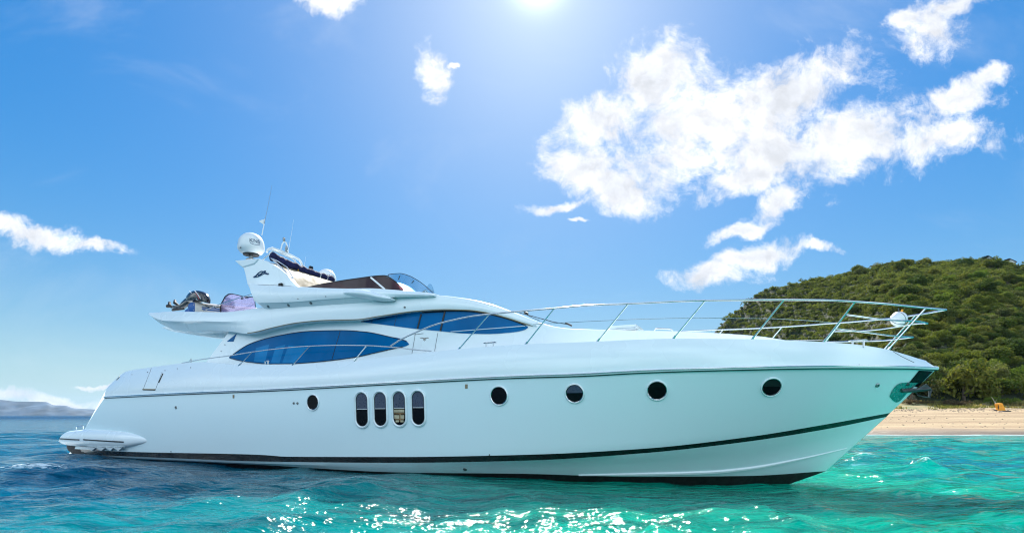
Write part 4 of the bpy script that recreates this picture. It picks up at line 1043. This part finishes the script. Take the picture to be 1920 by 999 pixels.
def soil():
    m, t, b, tc = newmat('scrub_soil'); ob = tc.outputs['Object']
    c = t.mix(t.ramp(t.noise(ob, .4, 5, .6), .35, .7), (.015, .026, .007, 1), (.032, .044, .014, 1)); t.put(b.inputs['Base Color'], c); b.inputs['Roughness'].default_value = .95
    bp = t.node('ShaderNodeBump', {'Strength': 1, 'Distance': .5, 'Height': t.noise(ob, 1.5, 5, .6)}); t.put(b.inputs['Normal'], bp.outputs[0]); return m
hill = bpy.data.objects.new('hill', fast_mesh('hill', Vh, Qh, soil())); C.objects.link(hill); tag(hill, kind='structure')

xb = np.concatenate([np.arange(4, 110, .5), np.arange(110, 320, 4)]); yb = np.concatenate([np.arange(38, 80, .35), np.arange(80, 130, 2)])
XB, YB = np.meshgrid(xb, yb, indexing='ij')
wob = fbm(XB, YB*0, .06, 9, 3)*.6
ZB = base_z(YB + wob) + fbm(XB, YB, .5, 11, 4)*.03 + np.clip((YB-63)/8, 0, 1)*fbm(XB, YB, .35, 13, 4)*.18
ZB = ZB + .05*np.sin((YB+wob)*1.7)*np.clip((YB-42)/3, 0, 1)*np.clip((62-YB)/5, 0, 1)
ZB -= np.clip((12-XB)/8, 0, 1)*1.5
Vb = np.stack([XB, YB, ZB], -1).reshape(-1, 3); ny = len(yb)
i, j = np.meshgrid(np.arange(len(xb)-1), np.arange(ny-1), indexing='ij')
Qb = np.stack([i*ny+j, (i+1)*ny+j, (i+1)*ny+j+1, i*ny+j+1], -1).reshape(-1, 4)
def sand():
    m, t, b, tc = newmat('beach_sand'); ob = tc.outputs['Object']; sp_ = t.node('ShaderNodeSeparateXYZ', {0: ob}).outputs
    wv = t.noise(t.vm('MULTIPLY', ob, (.05, .7, 0)), 1.0, 5, .6, .3)
    c = t.mix(t.ramp(wv, .35, .68), (.26, .175, .09, 1), (.41, .30, .17, 1))
    c = t.mix(t.ramp(t.noise(ob, 3.0, 6, .7), .55, .75, 0, .4), c, (.24, .17, .11, 1))
    wet = t.ramp(t.m('ADD', sp_[1], t.m('MULTIPLY', t.noise(ob, .3, 4), 2)), 43.0, 47.5, 1, 0)
    c = t.mix(t.m('MULTIPLY', wet, .85), c, (.15, .105, .062, 1))
    g = t.ramp(t.m('ADD', sp_[1], t.m('MULTIPLY', t.noise(t.vm('MULTIPLY', ob, (.25, .6, 1)), 1., 6, .7), 7)), 67.5, 70.5)
    gc = t.mix(t.ramp(t.noise(t.vm('MULTIPLY', ob, (.5, 1.2, 1)), 1.0, 6, .7), .42, .6), (.30, .22, .10, 1), (.10, .13, .035, 1))
    c = t.mix(g, c, gc)
    t.put(b.inputs['Base Color'], c); t.put(b.inputs['Roughness'], t.ramp(wet, 0, 1, .9, .35))
    bp = t.node('ShaderNodeBump', {'Strength': .8, 'Distance': .12, 'Height': t.noise(ob, 4, 6, .7)}); t.put(b.inputs['Normal'], bp.outputs[0]); return m
beach = bpy.data.objects.new('beach', fast_mesh('beach', Vb, Qb, sand())); C.objects.link(beach); tag(beach, kind='structure')
BVB = BVHTree.FromPolygons([tuple(v) for v in Vb], [tuple(q) for q in Qb]); BVHh = BVHTree.FromPolygons([tuple(v) for v in Vh], [tuple(q) for q in Qh])
def ground(x, y):
    best = None
    for t_ in (BVB, BVHh):
        l = t_.ray_cast(Vector((x, y, 200)), Vector((0, 0, -1)))[0]
        if l is not None and (best is None or l.z > best): best = l.z
    return best if best is not None else 0

def leafmat(name, c0, c1, c2):
    m, t, b, tc = newmat(name); ob = t.node('ShaderNodeNewGeometry').outputs['Position']; rnd = t.node('ShaderNodeObjectInfo').outputs['Random']
    f = t.noise(ob, .22, 2, .5); f2 = t.noise(ob, 1.1, 3, .6)
    c = t.mix(t.ramp(f, .38, .62), c0+(1,), c1+(1,)); c = t.mix(t.ramp(t.m('ADD', f2, t.m('MULTIPLY', t.m('SUBTRACT', rnd, .5), .3)), .45, .75, 0, .8), c, c2+(1,))
    b.inputs['Roughness'].default_value = .8; b.inputs['Specular IOR Level'].default_value = .12; t.put(b.inputs['Base Color'], c)
    tr = t.node('ShaderNodeBsdfTranslucent', {'Color': t.mix(1, c, (1.0, 1.05, .5, 1), 'MULTIPLY')})
    mx = t.node('ShaderNodeMixShader', {0: .38, 1: b.outputs[0], 2: tr.outputs[0]}); t.l.new(mx.outputs[0], t.n['Material Output'].inputs[0]); return m
LM = [leafmat('maquis_foliage', (.07, .105, .022), (.15, .17, .032), (.22, .20, .05)),
      leafmat('olive_foliage', (.08, .10, .04), (.15, .165, .055), (.22, .20, .08)),
      leafmat('dark_foliage', (.045, .075, .022), (.075, .11, .027), (.12, .13, .036)),
      leafmat('bright_foliage', (.10, .16, .025), (.14, .19, .03), (.18, .20, .05)),
      leafmat('dry_brown_foliage', (.10, .075, .045), (.13, .09, .06), (.16, .12, .07))]
LM.append(leafmat('hill_scrub_foliage', (.06, .09, .026), (.155, .185, .042), (.22, .20, .065)))
barkm = pm('grey_bark', (.13, .10, .075), .9, var=.3, vscale=6, bump=.8, bscale=20)
def crown_arrays(r2, nleaf, lobes, leaf, hflat=.75):
    """leaf-clump quads spread through the volume of several lobes; unit crown about 1 wide"""
    cs = []; 
    for k in range(lobes):
        an = r2.uniform(0, 6.28); rr_ = .62*math.sqrt(r2.uniform(0, 1)); cs.append((rr_*math.cos(an), rr_*math.sin(an), r2.uniform(.25, .95)*hflat*(1-.45*rr_), r2.uniform(.26, .46)))
    cs = np.array(cs); pick = r2.integers(0, lobes, nleaf); d = r2.normal(size=(nleaf, 3)); d /= np.linalg.norm(d, axis=1)[:, None]
    d[:, 2] = np.where(d[:, 2] < -.35, -d[:, 2], d[:, 2])
    rad_ = cs[pick, 3]*(r2.uniform(.62, 1.06, nleaf)); c = cs[pick, :3] + d*rad_[:, None]*np.array([1, 1, .85])
    nrm = d + r2.normal(size=(nleaf, 3))*.55; nrm /= np.linalg.norm(nrm, axis=1)[:, None]
    a_ = np.cross(nrm, r2.normal(size=(nleaf, 3))); a_ /= np.linalg.norm(a_, axis=1)[:, None]; b_ = np.cross(nrm, a_)
    sz = leaf*r2.uniform(.55, 1.35, nleaf)[:, None]
    V = np.stack([c-a_*sz, c-b_*sz*.55+nrm*sz*.15, c+a_*sz, c+b_*sz*.55+nrm*sz*.15], 1).reshape(-1, 3)
    return V, cs
def crown_mesh(name, seed, nleaf, lobes, leaf, mat, hflat=.75):
    r2 = np.random.default_rng(seed); V, cs = crown_arrays(r2, nleaf, lobes, leaf, hflat)
    Qm = np.arange(len(V)).reshape(-1, 4); return fast_mesh(name, V, Qm, mat, False), cs
def trunk_mesh(name, cs):
    a = MB(); a.tube([Vector((0, 0, -.12)), Vector((.02, .01, .12)), Vector((-.01, .02, .32))], [.055, .042, .03], 7)
    for c in cs[:6]: a.tube([Vector((0, .01, .12+.1*random.random())), Vector((c[0]*.5, c[1]*.5, c[2]*.62)), Vector((c[0], c[1], c[2]))], [.026, .017, .008], 5)
    me = bpy.data.meshes.new(name); me.from_pydata([tuple(v) for v in a.V], [], a.F); me.materials.append(barkm); me.polygons.foreach_set('use_smooth', [True]*len(me.polygons)); return me
kinds = []
for k in range(9):
    mi = [0, 2, 0, 1, 2, 0, 3, 1, 0][k]; cm, cs = crown_mesh('crown', 100+k, 2400, 12+k % 5, .058, LM[mi], [.8, 1.05, .7, .75, .95, .85, .6, .8, .7][k]); kinds.append((cm, trunk_mesh('trunk', cs), mi))
# scatter over the hill
pts = []
r2 = np.random.default_rng(77)
ntry = 40000; uu = np.concatenate([r2.uniform(1165, 2290, ntry*2//3), r2.uniform(1165, 1620, ntry-ntry*2//3)]); r2.shuffle(uu); q_ = r2.uniform(0, 1.03, ntry)**.8
Yt = np.interp(uu, [1150,1330,1500,1700,2900], [300,230,150,76,76]); Yt = Yt + (crest_depth(uu)-Yt)*q_; Xt = (uu-960)/F*Yt
size = np.clip(r2.lognormal(math.log(2.15), .34, ntry), 1.1, 4.6); size *= np.interp(Yt, [75, 100, 250], [1.6, 1.05, 1.05])
cells = {}
for x, y, s in zip(Xt, Yt, size):
    ok = True; g = 3.0; ci, cj = int(x//g), int(y//g)
    for a_ in range(-2, 3):
        for b_ in range(-2, 3):
            for (x2, y2, s2) in cells.get((ci+a_, cj+b_), ()):
                if (x-x2)**2+(y-y2)**2 < (.36*(s+s2)/1.05)**2: ok = False; break
            if not ok: break
        if not ok: break
    if ok: cells.setdefault((ci, cj), []).append((x, y, s)); pts.append((x, y, s))
def vis(p): u = 960+F*p[0]/p[1]; return 1325 < u < 1930 and not (u < 1640)
pts.sort(key=lambda p: -(p[2]/p[1])*(1 if 1560 < 960+F*p[0]/p[1] < 1925 else .05))
IND = pts[:285]; REST = pts[285:]
print('scrub', len(pts))
adj = {0: 'green', 1: 'olive grey', 2: 'dark green', 3: 'bright green'}
for n_, (x, y, s) in enumerate(IND):
    z = ground(x, y); cm, tm, mi = kinds[n_ % 9]; edge = y < 84 and s > 2
    sz = s*.78; e = empty('maquis_tree', (x, y, z-.15), r2.uniform(0, 6.28)); e.scale = (sz, sz, sz*r2.uniform(.85, 1.2)*(1.25 if edge else 1))
    for nm, mm in (('crown', cm), ('trunk', tm)):
        o = bpy.data.objects.new(nm, mm); C.objects.link(o); o.parent = e
    u = 960+F*x/y; row = 'at the foot of the hill behind the beach' if y < 84 else ('on the lower slope above the beach' if y < 100 else 'on the middle of the wooded slope')
    tag(e, 'rounded %s bushy tree %s' % (adj[mi], row), 'tree', 'maquis trees covering the hill')
VV = []; variants = [crown_arrays(np.random.default_rng(300+k), 260, 9, .11, .7+.1*(k % 3))[0] for k in range(14)]
for n_, (x, y, s) in enumerate(REST):
    z = ground(x, y); v = variants[n_ % 14]; an = r2.uniform(0, 6.28); sz = s*.76; ca_, sa_ = math.cos(an), math.sin(an)
    v2 = np.stack([v[:, 0]*ca_-v[:, 1]*sa_, v[:, 0]*sa_+v[:, 1]*ca_, v[:, 2]*r2.uniform(.8, 1.2)], 1)*sz + np.array([x, y, z-.3]); VV.append(v2)
VV = np.vstack(VV); so = bpy.data.objects.new('hillside_scrub', fast_mesh('hillside_scrub', VV, np.arange(len(VV)).reshape(-1, 4), LM[5], False)); C.objects.link(so); tag(so, 'dense green maquis scrub covering the upper hillside', 'scrub', kind='stuff')

# bushes at the back of the beach
def bush(u, v, Y_, wd, ht, mi, label, seed, nleaf=900, group=None):
    x = (u-960)/F*Y_; z = ground(x, Y_); cm, cs = crown_mesh('foliage', seed, nleaf, 9, .06, LM[mi], .8); e = empty('beach_bush', (x, Y_, z-.05), seed); e.scale = (wd*.62, wd*.5, ht)
    for nm, mm in (('foliage', cm), ('stem', trunk_mesh('stem', cs))): o = bpy.data.objects.new(nm, mm); C.objects.link(o); o.parent = e
    tag(e, label, 'bush', group)
bush(1790, 757, 70, 3.6, 1.1, 4, 'brown dry bush, the wider domed one on the grass behind the sand', 501)
bush(1705, 752, 72, 2.6, .8, 4, 'low purplish brown bush just right of the yacht bow', 502)
bush(1740, 752, 73, 2.6, .6, 4, 'low brown bush between the bow bush and the domed bush', 503, 700)
bush(1858, 750, 71.5, 2.2, 1.3, 3, 'bright green bush above the orange marker', 504)
bush(1890, 750, 72.5, 2.6, 1.1, 3, 'yellow green bush to the right above the orange marker', 505)
bush(1912, 755, 71, 2.2, .8, 1, 'grey green low bush at the right edge behind the sand', 506)
bush(1752, 763, 64, .9, .3, 1, 'small green tuft on the sand edge below the brown bushes', 507, 300)
bush(1832, 756, 73, 1.6, .8, 1, 'small grey green bush between the brown domed and bright green bushes', 508, 600)
# leaning dead branch
x = (1866-960)/F*70.5; z = ground(x, 70.5); a = MB(); a.tube([Vector((.25, 0, -.05)), Vector((0, 0, .35)), Vector((-.35, 0, .95)), Vector((-.5, 0, 1.1))], [.07, .055, .035, .015], 7); a.tube([Vector((0, 0, .35)), Vector((.25, .1, .8))], [.03, .012], 6)
br = a.build('dead_branch', pm('bleached_wood', (.42, .36, .29), .8, var=.2, vscale=5), loc=(x, 70.5, z)); tag(br, 'pale bleached branch leaning in front of the bright green bush', 'branch')
# orange marker
Yo = 62.5; xo = (1878-960)/F*Yo; zo = ground(xo, Yo); k = Yo/F
e = empty('orange_marker', (xo, Yo, zo)); tag(e, 'upright orange tapered marker with black marks standing on the sand', 'marker')
ol = [(-8.5, -3.5), (9.5, -4), (2, 12), (-1, 13), (-9, 11.5), (-8, 7), (-6.5, 3)]
a = MB(); a.prism([Vector((p[0]*k, 0, p[1]*k+.1)) for p in ol], (0, .32, 0)); mp = a.build('marker_panel', M['orange'], e, 30)
bv = mp.modifiers.new('b', 'BEVEL'); bv.width = .03; bv.segments = 2
a = MB()
for pz in ((8.5, 5.2), (5.0, 2.0)): a.tube([Vector(((-7.2+q_)*k, -.012, (zz)*k+.1)) for q_, zz in [(0, pz[0]), (1.3, pz[0]-.3), (1.7, pz[0]-1.2), (.6, (pz[0]+pz[1])/2), (2.0, pz[1]+.8), (1.6, pz[1]-.2), (.4, pz[1]-.4)]], .035, 5)
a.build('black_mark', M['mull'], e)
def rock(cx_, cy_, w_, h_, d_, seed):
    bm = bmesh.new(); bmesh.ops.create_icosphere(bm, subdivisions=2, radius=1); rr2 = random.Random(seed)
    for v in bm.verts: v.co *= rr2.uniform(.8, 1.15)
    V = [Vector((cx_+v.co.x*w_, cy_+v.co.y*d_, h_*.4+v.co.z*h_)) for v in bm.verts]; Fc = [[v.index for v in f.verts] for f in bm.faces]; bm.free(); return V, Fc
rm = pm('dark_wrack', (.035, .03, .027), .85, var=.4)
for (u, Yr, w_, h_, lab) in [(1867,62.3,.20,.09,'small dark stone left of the orange marker'),(1887,61.0,.50,.10,'long dark driftwood lump in front of the orange marker'),(1875,60.6,.15,.06,'tiny dark stone below the orange marker'),(1889,66,.2,.14,'dark stone on the grass edge right of the orange marker')]:
    x = (u-960)/F*Yr; V, Fc = rock(0, 0, w_, h_, w_*.5, int(u)); o = mk('beach_stone', V, Fc, rm, loc=(x, Yr, ground(x, Yr)), angle=20); tag(o, lab, 'stone', 'dark stones near the orange marker')
# shingle and wrack band (stuff), dry grass tufts (stuff)
VV = []; FF = []
r3 = np.random.default_rng(5)
for k in range(1500):
    Yr = r3.normal(63.2, 1.2) if k < 1150 else r3.uniform(45, 62); x = r3.uniform(25, 75); z = ground(x, Yr); s = r3.uniform(.03, .10)
    b = len(VV); VV += [(x-s, Yr, z), (x, Yr-s, z), (x+s*1.3, Yr, z), (x, Yr+s, z), (x, Yr, z+s*.7)]; FF += [(b, b+1, b+4), (b+1, b+2, b+4), (b+2, b+3, b+4), (b+3, b, b+4)]
o = mk('shingle', VV, FF, pm('shingle', (.12, .10, .085), .9, var=.5, vscale=.7), smooth=False); tag(o, 'band of dark shingle and seaweed along the back of the sand', 'shingle', kind='stuff')
VV = []; 
for k in range(9000):
    Yr = r3.uniform(65.5, 76); x = r3.uniform(28, 85); 
    if fbm(np.array(x), np.array(Yr), .5, 31, 3) < -.15: continue
    z = float(np.interp(Yr, [38,41.3,46,50,60,68,76,90], [-.6,0,.42,.75,1.75,2.45,3.3,3.9])); h_ = r3.uniform(.08, .28); an = r3.uniform(0, 3.14); w_ = r3.uniform(.03, .10); dx, dy = math.cos(an)*w_, math.sin(an)*w_
    VV += [(x-dx, Yr-dy, z-.1), (x+dx, Yr+dy, z-.1), (x+dx*.8+r3.normal()*.05, Yr+dy*.8, z+h_), (x-dx*.8+r3.normal()*.05, Yr-dy*.8, z+h_)]
VV = np.array(VV); o = bpy.data.objects.new('dune_grass', fast_mesh('dune_grass', VV, np.arange(len(VV)).reshape(-1, 4), leafmat('dune_grass', (.12, .13, .04), (.28, .21, .09), (.33, .24, .13)), False)); C.objects.link(o); tag(o, 'dry yellow green grass at the back of the beach', 'grass', kind='stuff')
# two small slanted things on the ridge
yc = float(crest_depth(1898))+1; kk_ = yc/F
def ridge(u0, v0, u1, v1, wd, nm, lab, mat, th_):
    A_ = Vector(((u0-960)*kk_, yc, H+(HOR-v0)*kk_)); B_ = Vector(((u1-960)*kk_, yc, H+(HOR-v1)*kk_)); n_ = Vector((0, 0, -th_)); e = empty(nm, ((A_+B_)/2)); c_ = (A_+B_)/2
    a = MB(); a.prism([A_-c_, B_-c_, B_-c_+n_, A_-c_+n_], (0, wd, 0)); a.build('slanted_roof', mat, e, smooth=False)
    a = MB(); a.prism([A_-c_+Vector((.4, .1, -th_-.02)), B_-c_+Vector((-.3, .1, -th_-.02)), B_-c_+Vector((-.3, .1, -3.5)), A_-c_+Vector((.4, .1, -4.5))], (0, wd-.2, 0)); a.build('wall', pm('pale_render', (.6, .58, .55), .8), e, smooth=False)
    tag(e, lab, 'hut')
ridge(1893, 484, 1907, 490, 2.2, 'ridge_hut', 'small hut with dark slanted roof peeking over the hilltop at the right', M['mull'], .28)
ridge(1853, 478.3, 1873, 488.5, 2.6, 'ridge_hut', 'larger dark teal slanted roof on the highest point of the hill', pm('dark_teal_roof', (.02, .06, .07), .5), .35)

# ------------------------------------------------------------ far mountains
YM = 6000.; mu = Curve([(-900,755),(-600,738),(-300,742),(-120,744),(0,748.6),(32,752),(86,753),(102,759),(121,759.5),(140,764.6),(172,766.5),(260,771),(420,776),(520,779)])
um = np.arange(-900, 521, 4); VM_ = []; rowsM = 14
for x in um:
    vtop = mu.at(x)
    for j in range(rowsM+1):
        f = j/rowsM; yy = YM + 420*f; zt = (HOR-vtop)/F*(YM+420)
        xx = (x-960)/F*yy; zz = -20 + (zt+20)*f**.8 + math.sin(math.pi*f)*float(fbm(np.array(xx), np.array(yy*2), .006, 3, 5, .62))*24; VM_.append((xx, yy, zz))
m_ = rowsM+1; QM = [(i*m_+j, (i+1)*m_+j, (i+1)*m_+j+1, i*m_+j+1) for i in range(len(um)-1) for j in range(rowsM)]
mo = bpy.data.objects.new('mountains', fast_mesh('mountains', np.array(VM_), np.array(QM), pm('distant_rock', (.035, .065, .105), .95, var=.5, vscale=.004), True)); C.objects.link(mo); tag(mo, kind='structure')
# haze
HZ = 9700; zt = 330; V = [(x, y, z) for z in (-22, zt) for y in (-HZ, HZ) for x in (-HZ, HZ)]
hm = bpy.data.materials.new('haze'); hm.use_nodes = True; ht = NT(hm.node_tree); ht.n.clear(); ho = ht.node('ShaderNodeOutputMaterial')
pv = ht.node('ShaderNodeVolumePrincipled', {'Color': (.50, .74, 1, 1), 'Density': .00003, 'Anisotropy': 0.}); ht.l.new(pv.outputs[0], ho.inputs['Volume'])
hz = mk('haze', V, [(0,1,3,2),(4,6,7,5),(0,4,5,1),(2,3,7,6),(0,2,6,4),(1,5,7,3)], hm, smooth=False); tag(hz, kind='stuff')
